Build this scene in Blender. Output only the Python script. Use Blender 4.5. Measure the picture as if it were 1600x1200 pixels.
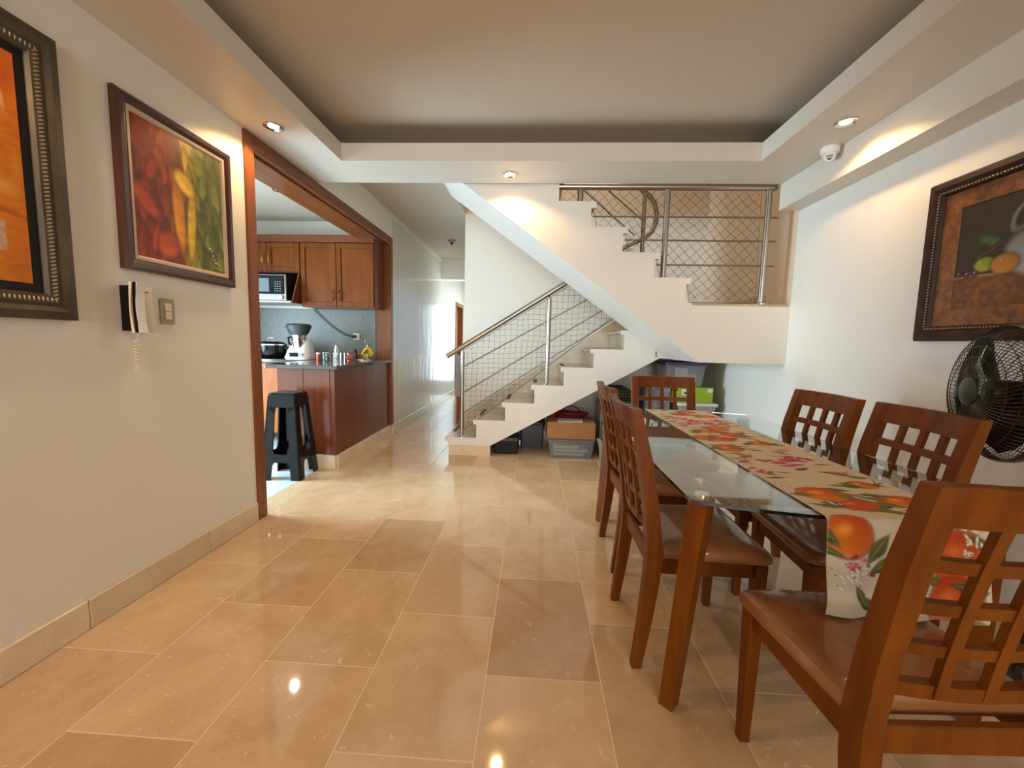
import bpy, bmesh, math, random
import numpy as np
from mathutils import Vector, Matrix, noise
random.seed(7)
S = bpy.context.scene
COL = S.collection
for o in list(bpy.data.objects): bpy.data.objects.remove(o)

# ------------------------------------------------------------------ camera
cam = bpy.data.cameras.new('camera'); camo = bpy.data.objects.new('camera', cam); COL.objects.link(camo)
cam.sensor_fit = 'HORIZONTAL'; cam.sensor_width = 36.0; cam.lens = 635/1600*36; cam.clip_start = .02
r_ = Vector((0.99824947, 0.05416632, 0.02374883)); d_ = Vector((0.02905739, -0.09942428, -0.99462077)); f_ = Vector((-0.05151374, 0.99356974, -0.10082416))
m = Matrix.Identity(4)
for i in range(3): m[i][0], m[i][1], m[i][2] = r_[i], -d_[i], -f_[i]
m[2][3] = 1.2
camo.matrix_world = m
S.camera = camo

# ------------------------------------------------------------------ view, world, daylight
S.view_settings.view_transform = 'Standard'; S.view_settings.look = 'None'
S.view_settings.exposure = 0.4; S.view_settings.gamma = 1.0; S.view_settings.use_curve_mapping = False
W = bpy.data.worlds.new('sky'); S.world = W; W.use_nodes = True
W.node_tree.nodes['Background'].inputs[0].default_value = (.55, .72, 1, 1)
W.node_tree.nodes['Background'].inputs[1].default_value = 0.6
def area(name, loc, rot, sx, sy, watts, color):
    l = bpy.data.lights.new(name, 'AREA'); l.shape = 'RECTANGLE'; l.size = sx; l.size_y = sy; l.energy = watts; l.color = color
    o = bpy.data.objects.new(name, l); COL.objects.link(o); o.location = loc; o.rotation_euler = rot
    l.spread = 2.5
    return o
R90 = math.pi/2
DAY = (.60, .83, 1.0)
area('kitchen_door_daylight', (-4.45, 2.72, 0.98), (0, -R90+.22, 0), 1.7, 1.4, 152, DAY)             # glazed kitchen door, faces +x
area('patio_window_daylight', (-.80, 8.75, 1.55), (0, R90, 0), 1.45, 2.8, 30, (.74, .91, 1.0))    # corridor patio window, faces -x
area('corridor_end_daylight', (-1.22, 10.36, 1.15), (-R90, 0, 0), .5, 1.9, 7, (.66, .88, 1.0))         # glazed door at the corridor end, faces -y
area('front_window_daylight', (0.2, -5.95, 1.5), (R90, 0, 0), 2.7, 1.75, 100, (.92, .96, 1.0))    # window behind the camera, faces +y
area('upper_hall_lamp', (.2, 4.2, 4.3), (0, 0, 0), 1.6, .8, 11, (1, .84, .66))                    # upper landing ceiling lamp, faces down

# ------------------------------------------------------------------ helpers
def lin(c):
    return tuple(((v/255)/12.92 if v/255 <= .04045 else ((v/255+.055)/1.055)**2.4) for v in c)
def lin4(c): return lin(c)+(1,)
MATS = {}
def mat(name, color, rough=.5, metal=0, bump=None, spec=.5, coat=0, trans=0, ior=1.45, emit=None, estr=0, var=None, alpha=1):
    """bump=(scale,strength); var=(color2, scale xyz, detail) noise mix"""
    m = bpy.data.materials.new(name); m.use_nodes = True; nt = m.node_tree; N = nt.nodes; L = nt.links
    b = N['Principled BSDF']
    b.inputs['Base Color'].default_value = lin4(color); b.inputs['Roughness'].default_value = rough; b.inputs['Metallic'].default_value = metal
    b.inputs['Specular IOR Level'].default_value = spec; b.inputs['Coat Weight'].default_value = coat; b.inputs['Coat Roughness'].default_value = .08
    b.inputs['Transmission Weight'].default_value = trans; b.inputs['IOR'].default_value = ior; b.inputs['Alpha'].default_value = alpha
    if emit: b.inputs['Emission Color'].default_value = lin4(emit); b.inputs['Emission Strength'].default_value = estr
    tc = N.new('ShaderNodeTexCoord')
    if var:
        c2, sc, det = var[:3]
        mp = N.new('ShaderNodeMapping'); mp.inputs['Scale'].default_value = sc; L.new(tc.outputs['Object'], mp.inputs[0])
        nz = N.new('ShaderNodeTexNoise'); nz.inputs['Scale'].default_value = 1; nz.inputs['Detail'].default_value = det; nz.inputs['Roughness'].default_value = .6
        L.new(mp.outputs[0], nz.inputs['Vector'])
        cr = N.new('ShaderNodeValToRGB'); cr.color_ramp.elements[0].position = .32; cr.color_ramp.elements[1].position = .68
        cr.color_ramp.elements[0].color = lin4(color); cr.color_ramp.elements[1].color = lin4(c2)
        L.new(nz.outputs['Fac'], cr.inputs[0]); L.new(cr.outputs[0], b.inputs['Base Color'])
    if bump:
        nb = N.new('ShaderNodeTexNoise'); nb.inputs['Detail'].default_value = 3
        mp2 = N.new('ShaderNodeMapping'); sc = bump[0]; mp2.inputs['Scale'].default_value = sc if isinstance(sc, tuple) else (sc, sc, sc)
        L.new(tc.outputs['Object'], mp2.inputs[0]); L.new(mp2.outputs[0], nb.inputs['Vector']); nb.inputs['Scale'].default_value = 1
        bp = N.new('ShaderNodeBump'); bp.inputs['Strength'].default_value = bump[1]; bp.inputs['Distance'].default_value = bump[2] if len(bump) > 2 else .01
        L.new(nb.outputs['Fac'], bp.inputs['Height']); L.new(bp.outputs[0], b.inputs['Normal'])
    MATS[name] = m
    return m
def vcol_mat(name, rough=.6, bump=None, coat=0):
    m = mat(name, (200, 200, 200), rough, bump=bump, coat=coat)
    a = m.node_tree.nodes.new('ShaderNodeAttribute'); a.attribute_name = 'paint'
    m.node_tree.links.new(a.outputs['Color'], m.node_tree.nodes['Principled BSDF'].inputs['Base Color'])
    return m
def marble(name, base, dark, vein, rough=.12, usecol=True, world=True):
    m = bpy.data.materials.new(name); m.use_nodes = True; nt = m.node_tree; N = nt.nodes; L = nt.links; b = N['Principled BSDF']
    b.inputs['Roughness'].default_value = rough; b.inputs['Specular IOR Level'].default_value = .5
    tc = N.new('ShaderNodeNewGeometry') if world else N.new('ShaderNodeTexCoord')
    oi = N.new('ShaderNodeObjectInfo')
    mul = N.new('ShaderNodeMath'); mul.operation = 'MULTIPLY'; mul.inputs[1].default_value = 37.0; L.new(oi.outputs['Random'], mul.inputs[0])
    add = N.new('ShaderNodeVectorMath'); add.operation = 'ADD'; L.new(tc.outputs['Position' if world else 'Object'], add.inputs[0]); L.new(mul.outputs[0], add.inputs[1])
    n1 = N.new('ShaderNodeTexNoise'); n1.inputs['Scale'].default_value = 3.2; n1.inputs['Detail'].default_value = 6; n1.inputs['Roughness'].default_value = .62; n1.inputs['Distortion'].default_value = .6; L.new(add.outputs[0], n1.inputs['Vector'])
    cr = N.new('ShaderNodeValToRGB'); cr.color_ramp.elements[0].position = .33; cr.color_ramp.elements[1].position = .66
    cr.color_ramp.elements[0].color = lin4(dark); cr.color_ramp.elements[1].color = lin4(base); L.new(n1.outputs['Fac'], cr.inputs[0])
    n2 = N.new('ShaderNodeTexNoise'); n2.inputs['Scale'].default_value = 26; n2.inputs['Detail'].default_value = 4; n2.inputs['Distortion'].default_value = 1.4; L.new(add.outputs[0], n2.inputs['Vector'])
    r2 = N.new('ShaderNodeValToRGB'); r2.color_ramp.elements[0].position = .66; r2.color_ramp.elements[1].position = .72; L.new(n2.outputs['Fac'], r2.inputs[0])
    mx = N.new('ShaderNodeMixRGB'); L.new(r2.outputs[0], mx.inputs[0]); L.new(cr.outputs[0], mx.inputs[1]); mx.inputs[2].default_value = lin4(vein)
    n3 = N.new('ShaderNodeTexNoise'); n3.inputs['Scale'].default_value = 9; n3.inputs['Detail'].default_value = 5; n3.inputs['Distortion'].default_value = 2.0; L.new(add.outputs[0], n3.inputs['Vector'])
    r3 = N.new('ShaderNodeValToRGB'); e = r3.color_ramp.elements; e[0].position = .485; e[0].color = (0, 0, 0, 1); e[1].position = .5; e[1].color = (.16, .16, .16, 1)
    k = e.new(.515); k.color = (0, 0, 0, 1); L.new(n3.outputs['Fac'], r3.inputs[0])
    mx2 = N.new('ShaderNodeMixRGB'); L.new(r3.outputs[0], mx2.inputs[0]); L.new(mx.outputs[0], mx2.inputs[1]); mx2.inputs[2].default_value = lin4(tuple(int(v*.72) for v in dark))
    out = mx2.outputs[0]
    if usecol:
        mc = N.new('ShaderNodeMixRGB'); mc.blend_type = 'MULTIPLY'; mc.inputs[0].default_value = 1; L.new(out, mc.inputs[1]); L.new(oi.outputs['Color'], mc.inputs[2]); out = mc.outputs[0]
    L.new(out, b.inputs['Base Color'])
    MATS[name] = m
    return m

def mesh_of(bm, name='mesh', smooth=False):
    bmesh.ops.recalc_face_normals(bm, faces=bm.faces)
    me = bpy.data.meshes.new(name); bm.to_mesh(me); bm.free()
    if smooth:
        me.shade_smooth()
        try: me.set_sharp_from_angle(angle=math.radians(40))
        except Exception: pass
    return me
def obj(name, bm, m, parent=None, smooth=False, local=False):
    """links bm as ONE mesh object; world coordinates unless local"""
    if parent is not None and not local:
        root = parent
        while root.parent is not None: root = root.parent
        bmesh.ops.transform(bm, matrix=Matrix.Translation(-root.location), verts=bm.verts)
    me = mesh_of(bm, name, smooth)
    o = bpy.data.objects.new(name, me); COL.objects.link(o); me.materials.append(MATS[m] if isinstance(m, str) else m)
    if parent is not None: o.parent = parent
    return o
def tag(o, label=None, cat=None, group=None, kind=None):
    if label: o['label'] = label
    if cat: o['category'] = cat
    if group: o['group'] = group
    if kind: o['kind'] = kind
    return o
def thing(name, loc, label, cat, group=None, kind=None):
    o = bpy.data.objects.new(name, None); COL.objects.link(o); o.location = loc; o.empty_display_size = .1
    return tag(o, label, cat, group, kind)
def struct(name, bm, m, parent=None, label=None, smooth=False):
    o = obj(name, bm, m, parent, smooth)
    if parent is None: o['kind'] = 'structure'
    if label: o['label'] = label
    return o
def copy_tree(o, parent=None):
    c = o.copy(); COL.objects.link(c)
    if parent is not None: c.parent = parent
    for ch in list(o.children): copy_tree(ch, c)
    return c
def B(): return bmesh.new()
def box(bm, x0, x1, y0, y1, z0, z1, bev=0, seg=1):
    vs = [bm.verts.new((x, y, z)) for x in (x0, x1) for y in (y0, y1) for z in (z0, z1)]
    F = [(0, 1, 3, 2), (4, 6, 7, 5), (0, 4, 5, 1), (2, 3, 7, 6), (0, 2, 6, 4), (1, 5, 7, 3)]
    fs = [bm.faces.new([vs[i] for i in f]) for f in F]
    if bev:
        bm.normal_update()
        es = list({e for f in fs for e in f.edges})
        bmesh.ops.bevel(bm, geom=es, offset=bev, segments=seg, profile=.5, affect='EDGES')
    return bm
def prism(bm, pts, axis, a, b, bev=0):
    """polygon pts extruded along axis from a to b. axis 'y': pts=(x,z); 'x': pts=(y,z); 'z': pts=(x,y)"""
    def P(p, t):
        return {'y': (p[0], t, p[1]), 'x': (t, p[0], p[1]), 'z': (p[0], p[1], t)}[axis]
    v0 = [bm.verts.new(P(p, a)) for p in pts]; v1 = [bm.verts.new(P(p, b)) for p in pts]
    n = len(pts)
    fs = [bm.faces.new(v0), bm.faces.new(v1[::-1])]
    for i in range(n): fs.append(bm.faces.new((v0[i], v1[i], v1[(i+1) % n], v0[(i+1) % n])))
    if bev:
        bm.normal_update()
        es = list({e for f in fs for e in f.edges})
        bmesh.ops.bevel(bm, geom=es, offset=bev, segments=2, profile=.5, affect='EDGES')
    return bm
def tube(bm, pts, r, seg=8, closed=False, caps=True):
    pts = [Vector(p) for p in pts]; n = len(pts); rings = []
    up = None
    for i, p in enumerate(pts):
        a = pts[i-1] if (i > 0 or closed) else p; b = pts[(i+1) % n] if (i < n-1 or closed) else p
        t = (b-a).normalized()
        if up is None:
            up = Vector((0, 0, 1)) if abs(t.z) < .9 else Vector((1, 0, 0))
        u = (up-t*up.dot(t)).normalized(); w = t.cross(u); up = u
        rr = r[i] if isinstance(r, (list, tuple)) else r
        rings.append([bm.verts.new(p+(u*math.cos(2*math.pi*k/seg)+w*math.sin(2*math.pi*k/seg))*rr) for k in range(seg)])
    for i in range(n if closed else n-1):
        A, Bq = rings[i], rings[(i+1) % n]
        for k in range(seg): bm.faces.new((A[k], A[(k+1) % seg], Bq[(k+1) % seg], Bq[k]))
    if caps and not closed:
        bm.faces.new(rings[0][::-1]); bm.faces.new(rings[-1])
    return bm
def lathe(bm, prof, c=(0, 0, 0), seg=24, axis='z', cap=True):
    """prof list of (r,h) along axis from centre c"""
    rings = []
    for r, h in prof:
        ring = []
        for k in range(seg):
            a = 2*math.pi*k/seg; x, y = r*math.cos(a), r*math.sin(a)
            p = {'z': (x, y, h), 'x': (h, x, y), 'y': (x, h, y)}[axis]
            ring.append(bm.verts.new((c[0]+p[0], c[1]+p[1], c[2]+p[2])))
        rings.append(ring)
    for A, Bq in zip(rings, rings[1:]):
        for k in range(seg): bm.faces.new((A[k], A[(k+1) % seg], Bq[(k+1) % seg], Bq[k]))
    if cap: bm.faces.new(rings[0][::-1]); bm.faces.new(rings[-1])
    return bm
def loft(bm, secs, cap=True):
    """secs: list of rings (lists of points, same count)"""
    R = [[bm.verts.new(p) for p in s] for s in secs]; n = len(R[0])
    for A, Bq in zip(R, R[1:]):
        for k in range(n): bm.faces.new((A[k], A[(k+1) % n], Bq[(k+1) % n], Bq[k]))
    if cap: bm.faces.new(R[0][::-1]); bm.faces.new(R[-1])
    return bm
def rect(cx, cy, z, w, d): return [(cx-w/2, cy-d/2, z), (cx+w/2, cy-d/2, z), (cx+w/2, cy+d/2, z), (cx-w/2, cy+d/2, z)]
def rrect(cx, cy, z, w, d, r, n=4):
    P = []
    for sx, sy, a0 in ((1, 1, 0), (-1, 1, 90), (-1, -1, 180), (1, -1, 270)):
        for k in range(n+1):
            a = math.radians(a0+90*k/n); P.append((cx+sx*(w/2-r)+r*math.cos(a), cy+sy*(d/2-r)+r*math.sin(a), z))
    return P

# ------------------------------------------------------------------ materials
mat('white_paint', (232, 226, 214), .45, bump=(55, .05, .004))
mat('gloss_paint', (222, 213, 198), .14, bump=((7, 7, 1.5), .42, .012))
mat('ceiling_paint', (206, 192, 172), .55)
mat('soffit_paint', (220, 211, 196), .42)
mat('warm_lit_paint', (222, 200, 172), .5, bump=(40, .05, .004))  # tan stands in for warm bulb light, mixed into the wall colour
mat('grout', (240, 218, 182), .4)
marble('floor_marble', (226, 196, 158), (208, 173, 132), (238, 216, 184), .06)
marble('trim_marble', (234, 214, 182), (220, 196, 160), (240, 224, 196), .22)
marble('stair_marble', (205, 188, 160), (176, 156, 126), (222, 210, 188), .25)
mat('kitchen_tile', (214, 222, 226), .2)
mat('wood_chair', (122, 63, 2), .42, spec=.25, var=((98, 47, 2), (22, 22, 3.5), 4), coat=.05, bump=((60, 60, 5), .05, .003))
mat('wood_jamb', (140, 78, 28), .38, spec=.35, var=((112, 58, 20), (24, 24, 1.6), 4), coat=.2)
mat('wood_header', (134, 76, 32), .38, spec=.35, var=((104, 56, 22), (24, 1.6, 24), 4), coat=.2)
mat('wood_cabinet', (126, 64, 14), .42, spec=.2, var=((102, 48, 10), (20, 20, 2.2), 4), coat=.08)
mat('wood_cabinet_light', (178, 100, 32), .4, spec=.3, var=((150, 80, 24), (20, 20, 2.2), 4))
mat('wood_panel', (118, 56, 26), .28, var=((96, 44, 20), (18, 18, 1.6), 4), coat=.3)
mat('wood_trim_cab', (124, 62, 26), .36, var=((98, 46, 18), (2, 20, 20), 3), coat=.2)
mat('granite_splash', (132, 130, 120), .35, var=((96, 96, 88), (70, 70, 70), 5))
mat('granite_top', (92, 84, 78), .10, var=((60, 54, 50), (90, 90, 90), 5), coat=.3)
mat('steel', (172, 165, 154), .27, 1)
mat('rod_steel', (128, 123, 114), .42, 1)
mat('oven_steel', (126, 120, 112), .38, 1)
mat('chrome', (220, 218, 214), .10, 1)
mat('brass', (206, 150, 90), .25, 1)
mat('black_plastic', (9, 8, 8), .13, spec=.3)
mat('black_matte', (24, 23, 22), .5)
mat('dark_grey', (58, 58, 60), .4)
mat('fan_dark', (46, 36, 26), .35)
mat('white_plastic', (232, 230, 224), .3)
mat('cream_plastic', (226, 214, 186), .35)
mat('grey_switch', (168, 158, 148), .35)
mat('leather', (156, 102, 58), .42, var=((138, 86, 44), (9, 9, 9), 3), coat=.75, bump=(28, .35, .006))
mat('clear_plastic', (225, 226, 224), .15, trans=.82, ior=1.2)
mat('cloudy_plastic', (206, 204, 198), .3, trans=.45, ior=1.2)
mat('cardboard', (176, 128, 80), .8, var=((164, 116, 70), (5, 5, 5), 2))
mat('paper', (228, 226, 222), .8)
mat('purple', (74, 52, 104), .35)
mat('green_box', (158, 182, 36), .55)
mat('green_dark', (52, 74, 44), .7)
mat('red_cable', (128, 20, 22), .4)
mat('cable', (24, 20, 18), .5)
mat('net', (62, 60, 56), .7)
mat('tape', (38, 32, 26), .8, var=((110, 98, 80), (18, 40, 18), 2))
mat('bulb', (255, 240, 214), .3, emit=(255, 206, 130), estr=26)
mat('bulb_cool', (255, 250, 244), .3, emit=(240, 246, 255), estr=30)
mat('screen', (18, 22, 26), .08)
mat('mw_window', (120, 130, 134), .12)
mat('orange_jar', (196, 78, 40), .4)
mat('banana', (222, 176, 40), .5, var=((190, 140, 30), (20, 20, 20), 2))
mat('red_fruit', (190, 84, 56), .4)
mat('cloth_white', (226, 220, 210), .9)
mat('bricky', (168, 96, 70), .8, var=((130, 70, 50), (12, 12, 12), 3))
mat('frame_brown', (70, 34, 22), .28, coat=.4)
mat('frame_slip', (196, 172, 148), .5)
mat('frame_silver', (92, 82, 65), .5, .2, var=((62, 54, 41), (30, 6, 6), 4), bump=(60, .3, .004))
mat('bead_silver', (170, 156, 128), .35, .6)
mat('frame_dark', (70, 42, 28), .5, spec=.3, var=((42, 25, 17), (16, 16, 16), 4))
mat('frame_burl', (150, 92, 40), .4, var=((86, 48, 20), (26, 26, 26), 5), coat=.3)
mat('black_liner', (14, 12, 11), .6)
mat('camera_white', (236, 234, 228), .3)
vcol_mat('canvas', .55, bump=(120, .2, .002))
vcol_mat('canvas_varnish', .35, bump=(120, .15, .002))
vcol_mat('runner_cloth', .85, bump=(900, .15, .001))
vcol_mat('print', .6)
# clear table glass: refracts for the eye, lets light through as thin sheet
gl = mat('glass', (232, 240, 236), .0, trans=1, ior=1.5)
mat('glass_edge', (14, 20, 18), .12)
gj = mat('jar_glass', (214, 222, 222), .05, trans=.9, ior=1.3)

# ------------------------------------------------------------------ the setting: walls, ceilings, floor
XL, XR = -1.782, 1.995
YS, YF, YB = 4.18, 3.345, 5.03         # lower flight face, upper flight face, stair back wall
ZS, ZC, ZK = 2.444, 2.70, 2.73

bm = B()
box(bm, -1.95, XL, -6.0, 2.49, 0, 2.8)
box(bm, -1.95, XL, 2.49, 5.06, 2.44, 2.8)
struct('wall_left', bm, 'white_paint')
bm = B()
box(bm, -1.95, XL, 5.06, 9.15, 0, 2.8); box(bm, -1.95, XL, 10.05, 10.5, 0, 2.8); box(bm, -1.95, XL, 9.15, 10.05, 2.08, 2.8)
struct('wall_corridor', bm, 'gloss_paint')
bm = B(); box(bm, XR, 2.12, -6.0, 3.34, 0, 3.05); box(bm, XR, 2.12, 3.34, 5.15, 0, 1.55); struct('wall_right', bm, 'white_paint')
bm = B(); box(bm, XR, 2.12, 3.34, 5.15, 1.5505, 4.6); box(bm, XR, 2.12, 3.2, 3.34, 3.0505, 4.6); struct('wall_stairwell_right', bm, 'warm_lit_paint')  # right wall continued, warm lamplight put into its colour
bm = B(); box(bm, -.87, XR, YB, 5.13, 0, ZK); struct('wall_back', bm, 'white_paint')
bm = B(); box(bm, -.87, XR, YB, 5.13, ZK, 4.6); struct('wall_upstairs', bm, 'warm_lit_paint')
bm = B()
box(bm, -.87, -.77, 5.13, 7.3, 0, 2.8); box(bm, -.87, -.77, 10.2, 10.5, 0, 2.8); box(bm, -.87, -.77, 7.3, 10.2, 2.3, 2.8); box(bm, -.87, -.77, 7.3, 10.2, 0, .8)
struct('wall_corridor_right', bm, 'white_paint')
bm = B(); box(bm, -1.95, -1.5, 10.4, 10.5, 0, 2.8); box(bm, -.95, -.77, 10.4, 10.5, 0, 2.8); box(bm, -1.5, -.95, 10.4, 10.5, 2.15, 2.8); struct('wall_corridor_end', bm, 'white_paint')
bm = B()
for x in (-1.5, -.99): box(bm, x, x+.04, 10.41, 10.47, 0, 2.15)
box(bm, -1.5, -.95, 10.41, 10.47, 2.11, 2.15); box(bm, -1.5, -.95, 10.41, 10.47, 0, .15)
struct('door_2', bm, 'white_plastic')
# wall behind the camera with its window opening
bm = B()
box(bm, -1.95, -1.15, -6.1, -6.0, 0, 2.8); box(bm, 1.55, 2.12, -6.1, -6.0, 0, 2.8); box(bm, -1.15, 1.55, -6.1, -6.0, 0, .55); box(bm, -1.15, 1.55, -6.1, -6.0, 2.35, 2.8)
struct('wall_front', bm, 'white_paint')
bm = B()
for x in (-1.15, -.25, .6, 1.5): box(bm, x, x+.05, -6.08, -6.02, .55, 2.35)
box(bm, -1.15, 1.55, -6.08, -6.02, .55, .6); box(bm, -1.15, 1.55, -6.08, -6.02, 2.3, 2.35)
struct('window_1', bm, 'white_plastic')
# kitchen walls
bm = B(); box(bm, -4.6, -1.95, 5.0, 5.1, 0, 2.8); struct('wall_kitchen_back', bm, 'white_paint')
bm = B(); box(bm, -4.6, -1.95, 1.3, 1.4, 0, 2.8); struct('wall_kitchen_front', bm, 'white_paint')
bm = B()
box(bm, -4.6, -4.5, 1.4, 2.0, 0, 2.8); box(bm, -4.6, -4.5, 3.45, 5.0, 0, 2.8); box(bm, -4.6, -4.5, 2.0, 3.45, 2.12, 2.8)
struct('wall_kitchen_left', bm, 'white_paint')
bm = B()
for y in (2.0, 2.7, 3.40): box(bm, -4.58, -4.52, y, y+.05, 0, 2.12)
box(bm, -4.58, -4.52, 2.0, 3.45, 2.07, 2.12); box(bm, -4.58, -4.52, 2.0, 3.45, 0, .05)
struct('door_3', bm, 'white_plastic')
bm = B(); box(bm, -4.6, -1.95, 1.3, 5.1, 2.62, 2.72); struct('ceiling_kitchen', bm, 'ceiling_paint')
# patio window frame
bm = B()
for y in (7.3, 8.72, 10.15): box(bm, -.86, -.80, y, y+.05, .8, 2.3)
box(bm, -.86, -.80, 7.3, 10.2, 2.25, 2.3); box(bm, -.86, -.80, 7.3, 10.2, .8, .85)
struct('window_2', bm, 'white_plastic')
# main ceiling, drop soffit ring with hidden cove, bulkhead
bm = B(); box(bm, -1.95, 2.12, -6.1, 3.29, ZC, ZC+.1); struct('ceiling', bm, 'ceiling_paint')
T = .03
def ring(bm, z0, z1, o):
    pass
bm = B()
box(bm, XL, -1.389, -6.0, 3.32, ZS, ZS+T); box(bm, 1.476, XR, -6.0, 3.32, ZS, ZS+T)
box(bm, -1.389, 1.476, 2.928, 3.32, ZS, ZS+T); box(bm, -1.389, 1.476, -6.0, -5.5, ZS, ZS+T)
struct('ceiling_soffit', bm, 'soffit_paint')
bm = B()
box(bm, -1.389-T, -1.389, -5.5, 2.928+T, ZS+T, 2.562); box(bm, 1.476, 1.476+T, -5.5, 2.928+T, ZS+T, 2.562)
box(bm, -1.389, 1.476, 2.928, 2.928+T, ZS+T, 2.562); box(bm, -1.389, 1.476, -5.5-T, -5.5, ZS+T, 2.562)
struct('trim_cove_lip', bm, 'soffit_paint')
bm = B(); box(bm, XL, XR, 3.29, 3.32, ZS+T, 3.05); struct('ceiling_bulkhead', bm, 'white_paint')
bm = B(); box(bm, 1.84, XR, -6.0, 3.335, 2.255, ZS); struct('ceiling_beam', bm, 'soffit_paint')
# corridor ceiling, its cornice and cross beam
bm = B(); box(bm, -1.95, -.87, 3.32, 10.5, ZK, ZK+.1); struct('ceiling_corridor', bm, 'ceiling_paint')
bm = B(); box(bm, XL, XL+.018, 3.34, 7.7, ZK-.05, ZK-.001); struct('trim_cornice', bm, 'white_paint')
bm = B(); box(bm, XL, -.87, 7.72, 7.95, 2.36, ZK); struct('ceiling_corridor_beam', bm, 'white_paint')
# stairwell closure above
bm = B(); box(bm, -.97, -.87, 3.32, 5.13, ZK+.1, 4.6); struct('wall_stairwell_left', bm, 'warm_lit_paint')
bm = B(); box(bm, -.97, XR, 3.2, 3.32, 3.05, 4.6); struct('wall_stairwell_front', bm, 'warm_lit_paint')
bm = B(); box(bm, -.97, 2.12, 3.2, 5.13, 4.5, 4.6); struct('ceiling_upstairs', bm, 'ceiling_paint')

# floor: slab with individual marble tiles in running bond
bm = B(); box(bm, -1.95, 2.12, -6.1, 10.5, -.12, -.0008); FL = struct('floor', bm, 'grout')
PX, PY, G = .413, .618, .0036
xs0 = -.14
tile_meshes = {}
def tile_mesh(w, l, mname, t=.03, bev=.0008):
    k = (round(w, 3), round(l, 3), mname)
    if k not in tile_meshes:
        b_ = B(); box(b_, -w/2, w/2, -l/2, l/2, -t, 0, bev)
        me = mesh_of(b_, 'tile'); me.materials.append(MATS[mname]); tile_meshes[k] = me
    return tile_meshes[k]
def tile(x0, x1, y0, y1, mname, parent, shade=1.0, tint=None, z=0):
    o = bpy.data.objects.new('tile', tile_mesh(x1-x0-G, y1-y0-G, mname)); COL.objects.link(o)
    o.location = ((x0+x1)/2, (y0+y1)/2, z); o.parent = parent
    t = tint or (1, 1, 1); o.color = (shade*t[0], shade*t[1], shade*t[2], 1)
    return o
special = {(-1, 0): None}
dark = {}
def near(a, b): return abs(a-b) < .05
rnd = random.Random(5)
DK = [(-.14, 1.353, .76), (-.966, 1.97, .80), (-.553, 1.66, .88), (-1.379, .43, .86), (-1.379, 1.66, .9), (-.553, 1.04, .97), (-.14, .735, 1.0), (-.966, .735, .98), (-.14, 1.97, .92), (-.553, 2.28, 1.0), (.273, 1.04, .86), (.273, 2.28, .92), (-.966, 2.59, 1.03), (.273, 3.52, .8), (-.966, 3.82, .82), (.273, .43, .9)]
k = math.floor((XL-xs0)/PX)
x = xs0+k*PX; ci = k
while x < XR:
    x0, x1 = max(x, XL), min(x+PX, XR)
    off = 1.353 if ci % 2 == 0 else 1.044
    y = off-PY*math.ceil((off+.5)/PY)
    yend = 10.4 if x1 <= -.5 and x0 < -.9 else 5.03
    xe1 = x1
    while y < yend:
        y0, y1 = y, min(y+PY, yend)
        s = rnd.uniform(.92, 1.03)
        tb = 1.0
        for dx, dy, ds in DK:
            if abs(x-dx) < .05 and abs(y-dy) < .08: s = ds; tb = .86+.14*min(1, max(0, (ds-.74)/.2))
        a1 = x1
        if y0 >= 5.0: a1 = min(x1, -.87)
        if a1-x0 > .02 and y1-y0 > .02:
            tile(x0, a1, y0, y1, 'floor_marble', FL, s, (1, rnd.uniform(.985, 1.01)*(.5+.5*tb), rnd.uniform(.96, 1.02)*tb))
        y += PY
    x += PX; ci += 1
bm = B(); box(bm, XL, XR, -6.0, -.55, -.004, 0); obj('rear_paving', bm, 'floor_marble', FL)
bm = B(); box(bm, XL-.17, XL, 2.5, 3.58, -.004, 0.0); obj('threshold', bm, 'floor_marble', FL)
# kitchen floor
bm = B(); box(bm, -4.6, -1.95, 1.3, 5.1, -.12, -.005); KF = struct('floor_kitchen', bm, 'grout')
for i in range(7):
    for j in range(9):
        xa, ya = -1.952-.4*(i+1), 1.4+.4*j
        if xa < -4.55: continue
        tile(xa, xa+.4, ya, ya+.4, 'kitchen_tile', KF)
# baseboards in marble lengths
def baseboard(name, segs, z1=.125):
    """segs: list of (x0,x1,y0,y1)"""
    b0 = B(); x0, x1, y0, y1 = segs[0]
    e = bpy.data.objects.new(name, None); COL.objects.link(e); e['kind'] = 'structure'
    for (x0, x1, y0, y1) in segs:
        b_ = B(); box(b_, x0, x1, y0, y1, 0, z1, .004)
        o = obj('marble_length', b_, 'trim_marble', e); s = rnd.uniform(.86, 1.0); o.color = (s, s, s, 1)
def along_y(x0, x1, ya, yb, L=.42, g=.0012):
    out = []; y = ya
    while y < yb-.01:
        out.append((x0, x1, y, min(y+L, yb)-g)); y += L
    return out
baseboard('baseboard_left', along_y(XL, XL+.016, -.4, 2.472, .618))
baseboard('baseboard_corridor', along_y(XL, XL+.016, 5.07, 9.1, .618))
baseboard('baseboard_right', along_y(XR-.016, XR, .2, 5.02, .618))
baseboard('baseboard_back', [(x, min(x+.618, 1.975)-.001, YB-.016, YB) for x in [-.40+.618*i for i in range(4)]])

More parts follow.
